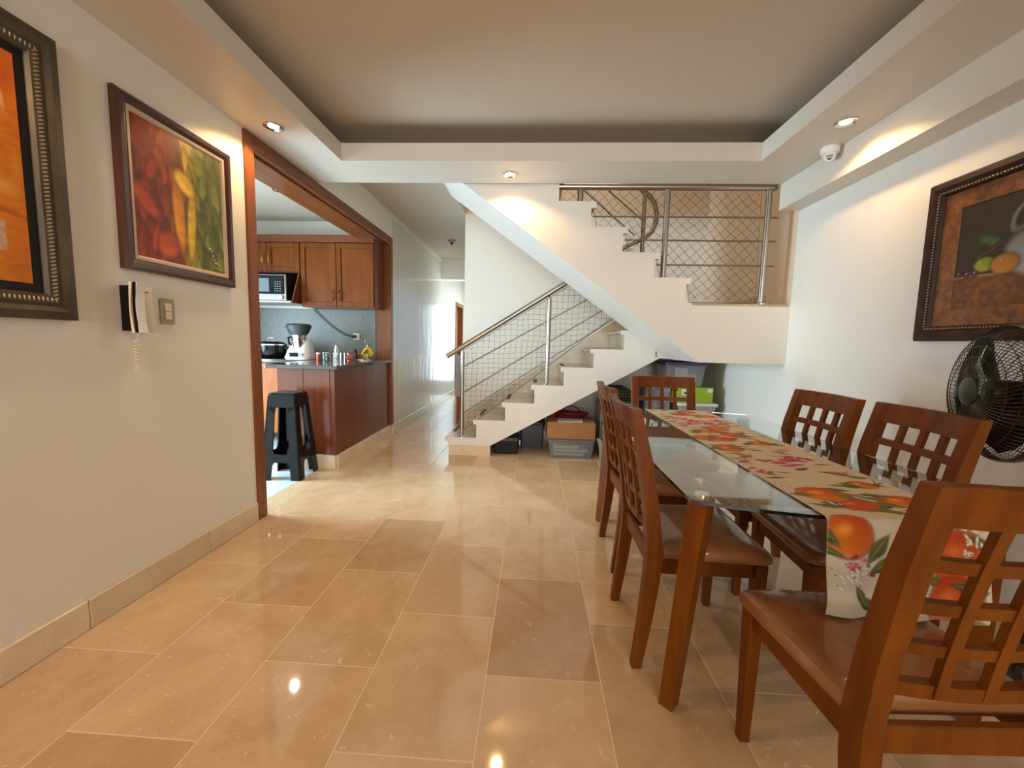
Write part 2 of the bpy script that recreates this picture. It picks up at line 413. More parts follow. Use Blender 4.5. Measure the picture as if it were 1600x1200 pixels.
# ------------------------------------------------------------------ kitchen door frame, corridor door
TR = thing('trim_1', (XL, 2.48, 0), 'dark wooden frame around the wide kitchen opening', None); TR['kind'] = 'structure'
bm = B(); box(bm, -1.965, XL+.014, 2.478, 2.56, 0, 2.44, .003); obj('jamb', bm, 'wood_jamb', TR)
bm = B(); box(bm, -1.965, XL+.012, 4.985, 5.055, .125, 2.44, .003); obj('jamb', bm, 'wood_jamb', TR)
bm = B(); box(bm, XL-.03, XL+.014, 2.5605, 4.984, 2.35, 2.44, .003); obj('header_casing', bm, 'wood_header', TR)
bm = B(); box(bm, -2.045, XL-.031, 2.5605, 4.984, 2.335, 2.44, .003); obj('header_lining', bm, 'wood_header', TR)
D = thing('door_1', (XL, 9.6, 0), 'wooden door frame and leaf far along the corridor', None); D['kind'] = 'structure'
bm = B(); box(bm, -1.95, XL+.02, 9.15, 9.22, 0, 2.08); obj('jamb', bm, 'wood_jamb', D)
bm = B(); box(bm, -1.95, XL+.02, 9.98, 10.05, 0, 2.08); obj('jamb', bm, 'wood_jamb', D)
bm = B(); box(bm, -1.95, XL+.02, 9.221, 9.979, 2.0, 2.08); obj('lintel', bm, 'wood_jamb', D)
bm = B(); box(bm, -1.92, -1.87, 9.225, 9.975, .01, 1.99)
for z0, z1 in ((.15, .9), (1.05, 1.85)): box(bm, -1.87, -1.855, 9.32, 9.88, z0, z1, .01)
lf = obj('leaf', bm, 'wood_cabinet', D)
bm = B(); tube(bm, [(-1.855, 9.3, 1.0), (-1.80, 9.3, 1.0), (-1.80, 9.4, 1.0)], .01); obj('handle', bm, 'steel', lf)

# ------------------------------------------------------------------ staircase
ST = thing('staircase', (0, YS, 0), 'white plastered dog-leg staircase with marble treads and a half landing', 'staircase')
RZ = .1935
nose = [-.916+.2993*i for i in range(7)]        # lower flight noses
ztr = [.189+RZ*i for i in range(7)]
LX, LZ = 1.185, 1.55
def lower_profile(over):
    P = []
    for i in range(7):
        n, z = nose[i], ztr[i]; nxt = (nose[i+1] if i < 6 else LX)
        P += [(n, z-.045), (n, z)] if over else [(n+.035, z)]
        P += [(nxt+.035, z)]
        if over: P += [(nxt+.035, (ztr[i+1] if i < 6 else LZ)-.045)]
    return P
P = [(-.872, .108), (nose[0]+.035, .108), (nose[0]+.035, ztr[0]-.045)]
P = [(-.87, .110)]
prof = lower_profile(True)
P = [(nose[0]+.035, .110), (nose[0]+.035, prof[0][1])] + prof + [(LX+.035, LZ-.045), (LX+.035, 1.09), (1.285, 1.09), (-.44, .110)]
# remove duplicates
Q = []
for p in P:
    if not Q or (abs(p[0]-Q[-1][0])+abs(p[1]-Q[-1][1])) > 1e-4: Q.append(p)
Q = [p for p in Q if p[0] < LX+.04 or p[1] <= 1.0901]
bm = B(); prism(bm, Q, 'y', YS, YS+.035); obj('lower_string', bm, 'white_paint', ST)
# lower flight body
P = [(nose[0]+.045, 0.0)]
for i in range(7):
    nxt = (nose[i+1] if i < 6 else LX)+.055
    P += [(nose[i]+.055, ztr[i]-.03), (nxt, ztr[i]-.03)]
P[0] = (nose[0]+.055, .001)
P += [(LX+.055, 1.10), (1.285, 1.10), (-.44, .120), (-.44, .001)]
bm = B(); prism(bm, P, 'y', YS+.036, YB-.001); obj('lower_flight_body', bm, 'white_paint', ST)
bm = B(); box(bm, -.872, -.431, YS+.003, YS+.035, 0, .109); obj('plinth', bm, 'trim_marble', ST)
for i in range(7):
    nxt = (nose[i+1] if i < 6 else LX)+.035
    bm = B(); box(bm, nose[i], nxt, YS+.036, YB-.02, ztr[i]-.029, ztr[i], .004); t = obj('tread', bm, 'stair_marble', ST); t.color = (.92+.02*(i % 4),)*3+(1,)
    bm = B(); box(bm, nose[i]+.022, nose[i]+.062, YS+.30, YB-.12, ztr[i]+.0003, ztr[i]+.0022); obj('anti_slip_strip', bm, 'tape', t)
    z0 = ztr[i-1] if i else 0.002
    bm = B(); box(bm, nose[i]+.035, nose[i]+.054, YS+.036, YB-.02, z0+.0005, ztr[i]-.0295); t = obj('riser', bm, 'stair_marble', ST); t.color = (1, 1, 1, 1)
bm = B(); box(bm, LX+.035, LX+.054, YS+.036, YB-.02, ztr[6], LZ-.03); obj('riser', bm, 'stair_marble', ST)
# skirting on the back wall along the lower flight
P = []
for i in range(7):
    nxt = (nose[i+1] if i < 6 else LX)+.035
    P += [(max(nose[i]+.035, -.868), ztr[i]+.001), (nxt, ztr[i]+.001)]
P += [(LX+.03, 1.66), (-.868, .285)]
bm = B(); prism(bm, P, 'y', YB-.019, YB-.001); obj('stair_skirting', bm, 'stair_marble', ST)
# landing
zc_ = 1.078+.713*.085
bm = B(); prism(bm, [(LX+.056, LZ-.02), (LX+.056, zc_), (LX+.141, 1.078), (XR-.001, 1.078), (XR-.001, LZ-.02)], 'y', YF, YS); obj('landing_slab', bm, 'white_paint', ST)
bm = B(); prism(bm, [(LX+.056, LZ-.02), (LX+.056, 1.101), (1.286, 1.078), (XR-.001, 1.078), (XR-.001, LZ-.02)], 'y', YS+.0005, YB-.001); obj('landing_slab', bm, 'white_paint', ST)
bm = B(); box(bm, LX, XR-.001, YF+.03, YB-.02, LZ-.0195, LZ, .003); o = obj('landing_top', bm, 'stair_marble', ST)
bm = B(); box(bm, XR-.017, XR-.001, YF+.30, YB-.02, LZ+.001, LZ+.11); box(bm, LX+.06, XR-.018, YB-.019, YB-.001, LZ+.001, LZ+.11); obj('landing_skirting', bm, 'stair_marble', ST)
# upper flight
un = [1.226-.2565*i for i in range(10)]; uz = [1.742+.1925*i for i in range(10)]
UT = 8
def upper_profile(over=True, dz=0):
    P = []
    for i in range(UT):
        nxt = un[i+1] if i < UT-1 else -.828
        z = uz[i]-dz
        if over: P += [(un[i]-.038, z-.05), (un[i], z-.05), (un[i], z), (nxt-.038, z)]
        else: P += [(un[i]-.06, z), (nxt-.06, z)]
    return P
up = upper_profile()
sl = .713
xtop = -.866
P = [(1.185, LZ-.0)] + [(un[0]-.038, LZ)] + up + [(xtop, 1.078+sl*(1.325-xtop)), (1.325, 1.078), (1.24, 1.078)]
P = [(LX+.0555, 1.0785), (LX+.0555, LZ-.0005), (un[0]-.038, LZ-.0005)] + up + [(xtop, 1.078+sl*(1.325-xtop)), (1.325, 1.0785)]
P = [(un[0]-.038, LZ-.0005)] + up + [(xtop, 1.078+sl*(1.325-xtop)), (1.3245, 1.0785), (LX+.0555, 1.0785), (LX+.0555, LZ-.0005)]
# keep simple polygon: landing slab starts at LX+.056
P = [(un[0]-.038, LZ-.0005)] + up + [(xtop, 1.078+sl*(LX+.0555+.085-xtop)), (LX+.0555, 1.078+sl*.085), (LX+.0555, LZ-.0005)]
bm = B(); prism(bm, P, 'y', YF, YF+.035); obj('upper_string', bm, 'white_paint', ST)
P = upper_profile(False, .03) + [(xtop, 1.078+sl*(LX+.0555+.085-xtop)), (LX+.0555, 1.078+sl*.085), (LX+.0555, LZ-.03)]
bm = B(); prism(bm, P, 'y', YF+.036, YS-.001); obj('upper_flight_body', bm, 'white_paint', ST)
for i in range(UT):
    nxt = (un[i+1] if i < UT-1 else -.828)-.038
    bm = B(); box(bm, nxt, un[i], YF+.036, YS-.002, uz[i]-.029, uz[i], .004); obj('tread', bm, 'stair_marble', ST)
    z0 = uz[i-1] if i else LZ
    bm = B(); box(bm, un[i]-.058, un[i]-.038, YF+.036, YS-.002, z0+.0005, uz[i]-.0295); obj('riser', bm, 'stair_marble', ST)

# lower railing
def railz(x): return 1.043+(1.811-1.043)/(.299+.909)*(x+.909)
RLr = thing('stair_railing', (-.74, 4.22, .19), 'brushed steel railing rising along the lower stair flight', 'railing')
yr = 4.225
pts = [(-.909, yr, 1.043)] + [(x, yr, railz(x)) for x in (-.5, 0, .5, .9)] + [(1.06, yr, 2.265), (1.13, yr, 2.33), (1.165, yr, 2.41), (1.168, yr, 2.5), (1.145, yr, 2.59), (1.08, yr, 2.67), (.98, yr, 2.745), (.4, yr, 3.17), (-.2, yr, 3.6)]
bm = B(); tube(bm, pts, .026, 12); obj('handrail', bm, 'steel', RLr, True)
for x, z0 in ((-.743, .189), (.142, .7695)):
    bm = B(); tube(bm, [(x, yr, z0), (x, yr, railz(x)-.05)], .021, 12); tube(bm, [(x, yr, railz(x)-.05), (x, yr, railz(x)-.01)], .009, 8); p = obj('post', bm, 'steel', RLr, True)
    bm = B(); lathe(bm, [(.042, 0), (.042, .008), (.03, .014), (.022, .018)], (x, yr, z0), 16); obj('post_flange', bm, 'chrome', p, True)
for (xa, za, xb, zb) in ((-.755, .926, 1.0, 1.925), (-.755, .65, 1.0, 1.75), (-.755, .43, 1.0, 1.60)):
    bm = B(); tube(bm, [(xa, yr, za), (xb, yr, zb)], .007, 6); obj('rod', bm, 'rod_steel', RLr, True)
for (xa, za, xb, zb) in ((.2, 2.90, .955, 2.276), (.4, 2.93, 1.02, 2.42)):
    bm = B(); tube(bm, [(xa, yr-.05, za), (xb, yr-.05, zb)], .007, 6); obj('rod', bm, 'rod_steel', RLr, True)
bm = B(); tube(bm, [(1.03, yr-.06, 1.94), (1.03, yr-.06, 2.66)], .021, 12); obj('post', bm, 'steel', RLr, True)
# upper railing
RU = thing('stair_railing', (1.0, 3.385, 1.74), 'polished steel railing with horizontal bars over the landing and upper flight', 'railing')
yu = 3.40
bm = B(); tube(bm, [(.14, yu, 2.448), (1.845, yu, 2.448)], .026, 12); obj('handrail', bm, 'steel', RU, True)
for x, z0 in ((.335, 2.3195), (1.018, 1.742), (1.795, LZ)):
    bm = B(); tube(bm, [(x, yu, z0), (x, yu, 2.43)], .023, 12); p = obj('post', bm, 'steel', RU, True)
    bm = B(); lathe(bm, [(.042, 0), (.042, .008), (.03, .014), (.024, .018)], (x, yu, z0), 16); obj('post_flange', bm, 'chrome', p, True)
for xa, z in ((.44, 2.222), (.70, 2.042), (.96, 1.852)):
    bm = B(); tube(bm, [(xa, yu, z), (1.875, yu, z)], .007, 6); obj('rod', bm, 'rod_steel', RU, True)
# safety nets
def in_poly(x, z, P):
    c = False; j = len(P)-1
    for i in range(len(P)):
        if ((P[i][1] > z) != (P[j][1] > z)) and x < (P[j][0]-P[i][0])*(z-P[i][1])/(P[j][1]-P[i][1])+P[i][0]: c = not c
        j = i
    return c
def net(name, poly, y, dirs, pitch, r, label, sag=.006):
    bm = B(); n = 0
    xs = [p[0] for p in poly]; zs = [p[1] for p in poly]; cx, cz = sum(xs)/len(xs), sum(zs)/len(zs)
    for a in dirs:
        d = Vector((math.cos(a), 0, math.sin(a))); q = Vector((-math.sin(a), 0, math.cos(a)))
        for k in range(-40, 41):
            run = []
            for s in range(-70, 71):
                p = Vector((cx, y, cz))+q*(k*pitch)+d*(s*pitch*.5)
                w = Vector((noise.noise(Vector((p.x*5, p.z*5, 1)))*.022, noise.noise(Vector((p.x*3, p.z*3, 9)))*sag*2, noise.noise(Vector((p.x*5, p.z*5, 4)))*.022))
                if in_poly(p.x, p.z, poly): run.append(p+w)
                else:
                    if len(run) > 1: tube(bm, run, r, 3, caps=False)
                    run = []
            if len(run) > 1: tube(bm, run, r, 3, caps=False)
    # border cord
    tube(bm, [(p[0], y, p[1]) for p in poly], r*1.8, 4, closed=True)
    o = obj(name, bm, 'net'); return tag(o, label, 'net')
P = [(-.735, .25), (-.735, 1.11), (.93, 2.16), (.93, 1.60)]
net('safety_net', P, yr-.012, (math.radians(2), math.radians(88)), .056, .0016, 'square-meshed safety net tied to the lower flight railing')
P = [(.19, 2.32), (.19, 2.44), (1.75, 2.44), (1.77, 1.565), (1.25, 1.56), (1.225, 1.70), (1.0, 1.755), (.97, 1.90), (.74, 1.945), (.715, 2.09), (.48, 2.135), (.455, 2.27)]
net('safety_net', P, yu+.03, (math.radians(42), math.radians(135)), .058, .0016, 'diamond-meshed safety net stretched behind the upper railing')

# ------------------------------------------------------------------ downlights, dome camera, detector
def downlight(x, y, z, watts, label, ang=2.5, color=(1, .62, .30), cool=False, group=None):
    t = thing('downlight', (x, y, z), label, 'downlight')
    bm = B(); lathe(bm, [(.030, -.0005), (.054, -.001), (.054, -.006), (.046, -.009), (.030, -.003), (.030, -.0005)], (x, y, z), 24, cap=False); obj('trim_ring', bm, 'chrome', t, True)
    bm = B(); lathe(bm, [(.0, -.004), (.016, -.0065), (.028, -.004), (.028, -.001)], (x, y, z), 20, cap=False); obj('bulb', bm, 'bulb_cool' if cool else 'bulb', t, True)
    l = bpy.data.lights.new('downlight_beam', 'SPOT'); l.energy = watts; l.color = color; l.spot_size = ang; l.spot_blend = .35; l.shadow_soft_size = .03
    o = bpy.data.objects.new('downlight_beam', l); COL.objects.link(o); o.location = (0, 0, -.02); o.parent = t
    return t
WARM = 18
downlight(-1.581, 2.469, ZS, WARM*.95, 'glowing recessed spotlight in the soffit beside the kitchen frame')
downlight(-.22, 3.149, ZS, WARM*.8, 'glowing recessed spotlight in the soffit above the stair side')
downlight(1.665, 2.446, ZS, WARM*.6, 'glowing recessed spotlight in the right soffit near the dome camera')
downlight(-1.581, .75, ZS, WARM*1.7, 'recessed spotlight in the left soffit above the orange abstract picture')
downlight(1.665, -.9, ZS, WARM*.4, 'recessed spotlight in the right soffit behind the viewer')
downlight(-2.52, 3.98, 2.62, 4, 'white recessed lamp in the kitchen ceiling', 2.6, (1, .93, .84), True)
t = thing('dome_camera', (1.79, 2.745, ZS), 'white dome security camera under the soffit by the beam', 'camera')
bm = B(); lathe(bm, [(.05, 0), (.052, -.012), (.048, -.035), (.03, -.045), (.001, -.046)], (1.79, 2.745, ZS), 24, cap=False); obj('base', bm, 'camera_white', t, True)
dv = Vector((-.45, -.75, -.5)).normalized(); c0 = Vector((1.79, 2.745, ZS-.045))
bm = B()
bmesh.ops.create_icosphere(bm, subdivisions=3, radius=.036, matrix=Matrix.Translation(c0)); o = obj('eyeball', bm, 'camera_white', t, True)
q = dv.to_track_quat('Z', 'Y').to_matrix().to_4x4()
bm = B(); bmesh.ops.create_cone(bm, cap_ends=True, segments=20, radius1=.029, radius2=.027, depth=.012, matrix=Matrix.Translation(c0+dv*.034) @ q); obj('face_plate', bm, 'camera_white', o)
bm = B()
box(bm, -.017, .017, -.004, .013, 0, .001); bmesh.ops.transform(bm, matrix=Matrix.Translation(c0+dv*.0402) @ q, verts=bm.verts); obj('printed_label', bm, 'grey_switch', o)
bm = B()
box(bm, -.010, .010, -.016, -.008, 0, .0012); bmesh.ops.transform(bm, matrix=Matrix.Translation(c0+dv*.0402) @ q, verts=bm.verts); obj('lens_window', bm, 'black_plastic', o)
t = thing('smoke_detector', (-1.3, 6.33, ZK), 'small round grey detector on the corridor ceiling', 'detector')
bm = B(); lathe(bm, [(.06, -.0005), (.06, -.02), (.045, -.028)], (-1.3, 6.33, ZK), 18); obj('base', bm, 'grey_switch', t, True)
bm = B(); lathe(bm, [(.024, -.0285), (.024, -.05), (.012, -.06)], (-1.3, 6.33, ZK), 14); obj('sensor', bm, 'dark_grey', t, True)

# ------------------------------------------------------------------ painted surfaces
def L_(c): return np.array(lin(c))
def paint_grid(name, P, nu, nv, colors, m, parent=None, solid=0):
    """P: (nu*nv,3) points, index i*nv+j"""
    me = bpy.data.meshes.new(name)
    idx = np.arange(nu*nv).reshape(nu, nv)
    F = np.stack([idx[:-1, :-1], idx[1:, :-1], idx[1:, 1:], idx[:-1, 1:]], -1).reshape(-1, 4)
    me.from_pydata(P.tolist(), [], F.tolist())
    a = me.color_attributes.new('paint', 'FLOAT_COLOR', 'POINT')
    a.data.foreach_set('color', np.concatenate([colors, np.ones((len(colors), 1))], 1).astype(np.float32).ravel())
    me.materials.append(MATS[m])
    o = bpy.data.objects.new(name, me); COL.objects.link(o)
    if parent is not None:
        o.parent = parent
        root = parent
        while root.parent: root = root.parent
        me.transform(Matrix.Translation(-root.location))
    me.shade_smooth()
    if solid:
        md = o.modifiers.new('thickness', 'SOLIDIFY'); md.thickness = solid
    return o
def vnoise(U, V, s, seed):
    """cheap smooth value noise"""
    r = np.random.RandomState(seed); G_ = r.rand(64, 64)
    x, y = U*s, V*s; xi = np.floor(x).astype(int); yi = np.floor(y).astype(int); fx, fy = x-xi, y-yi
    fx, fy = fx*fx*(3-2*fx), fy*fy*(3-2*fy)
    g = lambda a, b: G_[a % 64, b % 64]
    return (g(xi, yi)*(1-fx)+g(xi+1, yi)*fx)*(1-fy)+(g(xi, yi+1)*(1-fx)+g(xi+1, yi+1)*fx)*fy
class Pic:
    def __init__(s, U, V, base): s.U, s.V = U, V; s.C = np.ones((len(U), 3))*L_(base)
    def blend(s, a, col):
        a = np.clip(a, 0, 1)[:, None]; col = np.asarray(col); s.C = s.C*(1-a)+col*a
    def ell(s, cx, cy, rx, ry, rot, c1, c2=None, soft=.12, rim=None, taper=0):
        ca, sa = math.cos(rot), math.sin(rot); dx, dy = s.U-cx, s.V-cy
        p, q = (dx*ca+dy*sa)/rx, (-dx*sa+dy*ca)/ry
        if taper: q = q/np.maximum(.08, 1-taper*np.abs(p)**1.3)
        d = np.sqrt(p*p+q*q); a = np.clip((1-d)/soft, 0, 1)
        if rim is not None: s.blend(np.clip((1.14-d)/soft, 0, 1)*.8, L_(rim))
        col = L_(c1)[None, :]*np.ones((len(s.U), 1))
        if c2 is not None:
            t = np.clip(.5+.55*(p*.35+q*.75), 0, 1)[:, None]; col = col*(1-t)+L_(c2)*t
        s.blend(a, col)
def frame_sweep(bm, plane_x, sgn, ya, yb, za, zb, prof):
    """rect frame on a wall x=plane_x, normal sgn*x. prof: (inset, height) profile"""
    secs = []
    for (cy, cz, sy, sz) in ((ya, za, 1, 1), (yb, za, -1, 1), (yb, zb, -1, -1), (ya, zb, 1, -1)):
        secs.append([(plane_x+sgn*h, cy+sy*i, cz+sz*i) for i, h in prof])
    R_ = [[bm.verts.new(p) for p in s] for s in secs]; n = len(prof)
    for a in range(4):
        A, C_ = R_[a], R_[(a+1) % 4]
        for k in range(n): bm.faces.new((A[k], A[(k+1) % n], C_[(k+1) % n], C_[k]))
    return bm
def canvas(parent, plane_x, ya, yb, za, zb, nu, nv, fn, m='canvas'):
    u = np.linspace(0, 1, nu); v = np.linspace(0, 1, nv); U, V = np.meshgrid(u, v, indexing='ij'); U, V = U.ravel(), V.ravel()
    P = np.stack([np.full(len(U), plane_x), ya+(yb-ya)*U, za+(zb-za)*V], 1)
    bmk = B(); x0 = plane_x; s = -1 if plane_x < 0 else 1
    box(bmk, min(x0+s*.004, x0+s*.014), max(x0+s*.004, x0+s*.014), min(ya, yb), max(ya, yb), za, zb); obj('backing', bmk, 'cardboard', parent)
    return paint_grid('canvas', P, nu, nv, fn(U, V), m, parent)

# picture of pods: red to yellow to green
def pods(U, V):
    pc = Pic(U, V, (110, 44, 16)); rr = random.Random(3)
    def hue(u):
        st = [(0, (150, 52, 24)), (.3, (164, 66, 24)), (.47, (186, 122, 24)), (.58, (178, 150, 30)), (.7, (122, 126, 34)), (1, (112, 116, 30))]
        for (a, ca), (b, cb) in zip(st, st[1:]):
            if u <= b: t = (u-a)/(b-a); return tuple(ca[i]*(1-t)+cb[i]*t for i in range(3))
        return st[-1][1]
    t = np.clip((U-.42)/.2, 0, 1)
    pc.C = L_((118, 42, 16))[None]*(1-t[:, None])+L_((74, 78, 20))[None]*t[:, None]
    for k in range(85):
        u, v = rr.random(), 1-k/85+rr.uniform(-.1, .1)
        h = hue(u); b = rr.uniform(.72, 1.15); c1 = tuple(min(255, q*b) for q in h); c2 = tuple(q*b*.6 for q in h)
        pc.ell(u, v, rr.uniform(.035, .065), rr.uniform(.09, .18), rr.uniform(-.4, .4), c1, c2, .35, tuple(q*.4 for q in h))
    pc.ell(.45, .42, .07, .34, .06, (206, 140, 26), (150, 80, 20), .35, (90, 50, 14))
    pc.ell(.59, .36, .055, .34, -.08, (214, 178, 40), (160, 120, 24), .35, (80, 60, 14))
    pc.ell(.53, .66, .14, .085, -.55, (216, 180, 60), (176, 128, 34), .4, (100, 70, 20))
    pc.ell(.12, .42, .2, .07, -.7, (176, 70, 40), (130, 44, 20), .4, (80, 26, 12))
    pc.ell(.32, .14, .13, .12, .1, (180, 82, 30), (140, 56, 20), .4, (90, 34, 12))
    for k in range(9): pc.ell(.80+.12*k/9, .20-.16*k/9+.02*math.sin(k), .008, .008, 0, (214, 206, 150), None, .5)
    for k in range(4): pc.ell(.84+.03*k, .045, .01, .006, .4, (190, 180, 110), None, .5)
    n = vnoise(U, V*2, 14, 4); pc.C *= (1.25+.6*n)[:, None]
    return pc.C
px_ = XL+.022
t = thing('framed_painting', (XL, 2.0, 1.48), 'framed painting of red, yellow and green pods above the intercom', 'painting')
bm = B(); frame_sweep(bm, XL+.001, 1, 1.69, 2.335, 1.48, 2.222, [(0, 0), (0, .022), (.012, .034), (.03, .032), (.048, .022), (.048, 0)]); obj('frame', bm, 'frame_brown', t)
bm = B(); frame_sweep(bm, XL+.001, 1, 1.7382, 2.2868, 1.5282, 2.1738, [(0, 0), (0, .024), (.012, .022), (.02, .016), (.02, 0)]); obj('slip', bm, 'frame_slip', t)
canvas(t, XL+.016, 1.752, 2.273, 1.542, 2.16, 90, 110, pods, 'canvas_varnish')
# orange abstract in a carved silver frame
def abstract(U, V):
    pc = Pic(U, V, (204, 112, 14)); n = vnoise(U*1.5, V, 9, 1); n2 = vnoise(U, V*3, 22, 2)
    pc.blend(n*1.0-.25, L_((226, 138, 24))); pc.blend(n2*.9-.35, L_((176, 84, 10)))
    pc.ell(.9, .9, .16, .14, .3, (170, 66, 16), (200, 90, 20), .8)
    pc.ell(.93, .80, .015, .09, .2, (236, 180, 120), None, .8); pc.ell(.86, .66, .012, .08, .6, (232, 176, 90), None, .8)
    pc.ell(.78, .50, .05, .12, 0, (60, 78, 90), (90, 90, 80), .7)
    pc.ell(.9, .42, .12, .05, -.2, (222, 160, 60), None, .9); pc.ell(.97, .50, .03, .12, 0, (214, 134, 30), None, .9)
    m_ = ((U > .74) & (U < .90) & (V > .13) & (V < .26)).astype(float); pc.blend(m_*.85, L_((206, 176, 146))*(.7+.5*n2)[:, None])
    pc.blend(((np.abs(V-.28-.03*np.sin(U*9)) < .012)*.5).astype(float), L_((150, 62, 10)))
    pc.ell(.35, .6, .2, .25, .4, (60, 90, 120), (150, 70, 30), .8); pc.ell(.5, .3, .2, .1, 0, (160, 40, 20), None, .8)
    return pc.C
t = thing('framed_painting', (XL, 1.05, 1.24), 'orange abstract painting in a wide carved silver-brown frame', 'painting')
bm = B(); frame_sweep(bm, XL+.001, 1, .60, 1.487, 1.245, 2.24, [(0, 0), (0, .03), (.008, .036), (.03, .04), (.05, .03), (.06, .034), (.085, .03), (.092, .018), (.092, 0)]); obj('frame', bm, 'frame_silver', t)
bm = B(); frame_sweep(bm, XL+.001, 1, .6925, 1.3945, 1.3375, 2.1475, [(0, 0), (0, .014), (.028, .013), (.028, 0)]); obj('liner', bm, 'black_liner', t)
bm = B()
for k in range(64):
    z = 1.32+k*.0134
    bmesh.ops.create_icosphere(bm, subdivisions=1, radius=.0075, matrix=Matrix.Translation((XL+.033, 1.487-.07, z)) @ Matrix.Rotation(.5, 4, 'X') @ Matrix.Diagonal((.7, 1.5, .62, 1)))
for k in range(56):
    y = .68+k*.0134
    for z in (1.315, 2.17): bmesh.ops.create_icosphere(bm, subdivisions=1, radius=.0065, matrix=Matrix.Translation((XL+.033, y, z)) @ Matrix.Diagonal((.7, .62, 1.4, 1)))
o = obj('carved_beading', bm, 'bead_silver', t, True); o['kind'] = 'stuff'
canvas(t, XL+.016, .722, 1.365, 1.367, 2.118, 100, 110, abstract, 'canvas')
# still life on the right wall
def still(U, V):    # U runs from the far edge (left in view) to the near edge
    pc = Pic(U, V, (52, 42, 28)); n = vnoise(U*1.6, V, 8, 6); n2 = vnoise(U*1.6, V, 30, 8)
    t = np.clip((.30-V)/.02, 0, 1); pc.blend(t, L_((120, 74, 30))*(.6+.8*n2)[:, None]); pc.blend(n*.5-.1, L_((58, 50, 34)))
    pc.blend(np.exp(-((V-.30-.02*np.sin(U*20)*.3)/.008)**2)*.8, L_((196, 160, 84)))
    pc.ell(.43, .44, .17, .24, .3, (168, 164, 156), (104, 100, 94), .2); pc.ell(.33, .78, .055, .15, -.2, (118, 116, 110), None, .25)
    pc.ell(.335, .78, .04, .125, -.2, (44, 38, 28), None, .3); pc.ell(.46, .86, .09, .2, 0, (150, 148, 140), (110, 108, 100), .2)
    for (a, b) in ((.36, .52), (.42, .46), (.38, .40)): pc.ell(a, b, .012, .007, .5, (90, 86, 80), None, .4)
    pc.ell(.16, .64, .045, .055, .5, (70, 110, 50), (40, 66, 30), .5); pc.ell(.20, .60, .03, .05, -.4, (60, 96, 44), None, .5)
    for k in range(16): pc.ell(.12+.014*k, .47+.012*k, .008, .006, .6, (96, 84, 50), None, .5)
    pc.ell(.165, .40, .062, .075, 0, (168, 168, 56), (104, 116, 32), .25, (36, 34, 14))
    pc.ell(.27, .38, .078, .10, 0, (196, 132, 46), (150, 96, 30), .25, (40, 28, 12))
    for (a, b) in ((.03, .335), (.075, .325), (.12, .325), (.10, .35)): pc.ell(a, b, .024, .034, 0, (96, 44, 66), (50, 18, 34), .3, (24, 10, 14))
    for (a, b) in ((.026, .345), (.07, .337), (.115, .337), (.14, .43), (.25, .42)): pc.ell(a, b, .006, .008, 0, (220, 196, 190), None, .6)
    pc.ell(.75, .35, .1, .1, 0, (150, 50, 30), (90, 24, 18), .25); pc.ell(.88, .36, .09, .1, 0, (176, 140, 50), (110, 80, 26), .25)
    return pc.C
t = thing('framed_painting', (XR, 1.7, 1.26), 'still life with fruit and a pale jug in a burl frame on the right wall', 'painting')
y0, y1 = 2.232, 1.18
bm = B(); frame_sweep(bm, XR-.001, -1, y1, y0, 1.258, 2.025, [(0, 0), (0, .028), (.012, .044), (.035, .046), (.052, .034), (.066, .036), (.072, .02), (.072, 0)]); obj('frame', bm, 'frame_dark', t)
bm = B(); frame_sweep(bm, XR-.001, -1, y1+.0722, y0-.0722, 1.3302, 1.9528, [(0, 0), (0, .017), (.075, .016), (.078, .0125), (.078, 0)]); obj('burl_panel', bm, 'frame_burl', t)
bm = B()
for k in range(46):
    z = 1.33+k*.0139
    for y in (y0-.058, y1+.058): bmesh.ops.create_icosphere(bm, subdivisions=1, radius=.0048, matrix=Matrix.Translation((XR-.040, y, z)))
for k in range(66):
    y = y1+.065+k*.0142
    for z in (1.317, 1.966): bmesh.ops.create_icosphere(bm, subdivisions=1, radius=.0048, matrix=Matrix.Translation((XR-.040, y, z)))
o = obj('carved_beading', bm, 'bead_silver', t, True); o['kind'] = 'stuff'
canvas(t, XR-.012, y0-.15, y1+.15, 1.41, 1.874, 130, 90, still, 'canvas_varnish')

# ------------------------------------------------------------------ intercom and switch
t = thing('intercom_phone', (XL, 1.73, 1.2), 'cream wall intercom with black-edged handset and coiled cord', 'intercom')
bm = B(); prism(bm, [(1.715, 1.208), (1.80, 1.208), (1.80, 1.41), (1.715, 1.41)], 'x', XL+.0005, XL+.032, .006); o = obj('body', bm, 'cream_plastic', t, True)
bm = B(); box(bm, XL+.0322, XL+.0335, 1.745, 1.78, 1.385, 1.388); obj('slot', bm, 'black_matte', o)
def handset(bm, y0, y1, h0, h1):
    secs = []
    for k in range(13):
        s = k/12; z = 1.205+.215*s; bow = .012*math.sin(math.pi*s)
        w = 1.0
        secs.append([(XL+h0-bow*.4, y0, z), (XL+h1-bow, y0, z), (XL+h1-bow, y1, z), (XL+h0-bow*.4, y1, z)])
    loft(bm, secs)
bm = B(); handset(bm, 1.672, 1.712, .052, .066); h = obj('handset', bm, 'cream_plastic', t)
bm = B(); handset(bm, 1.674, 1.710, .0665, .084); obj('handset_grip', bm, 'black_plastic', h)
bm = B(); handset(bm, 1.672, 1.7115, .0845, .089); obj('handset_front', bm, 'white_plastic', h)
bm = B(); box(bm, XL+.0005, XL+.048, 1.680, 1.714, 1.212, 1.406); obj('gap_shade', bm, 'black_plastic', t)  # black block painting the shade of the gap behind the handset
path = [(XL+.06, 1.692, 1.204), (XL+.05, 1.698, 1.175)]
N_ = 260; 
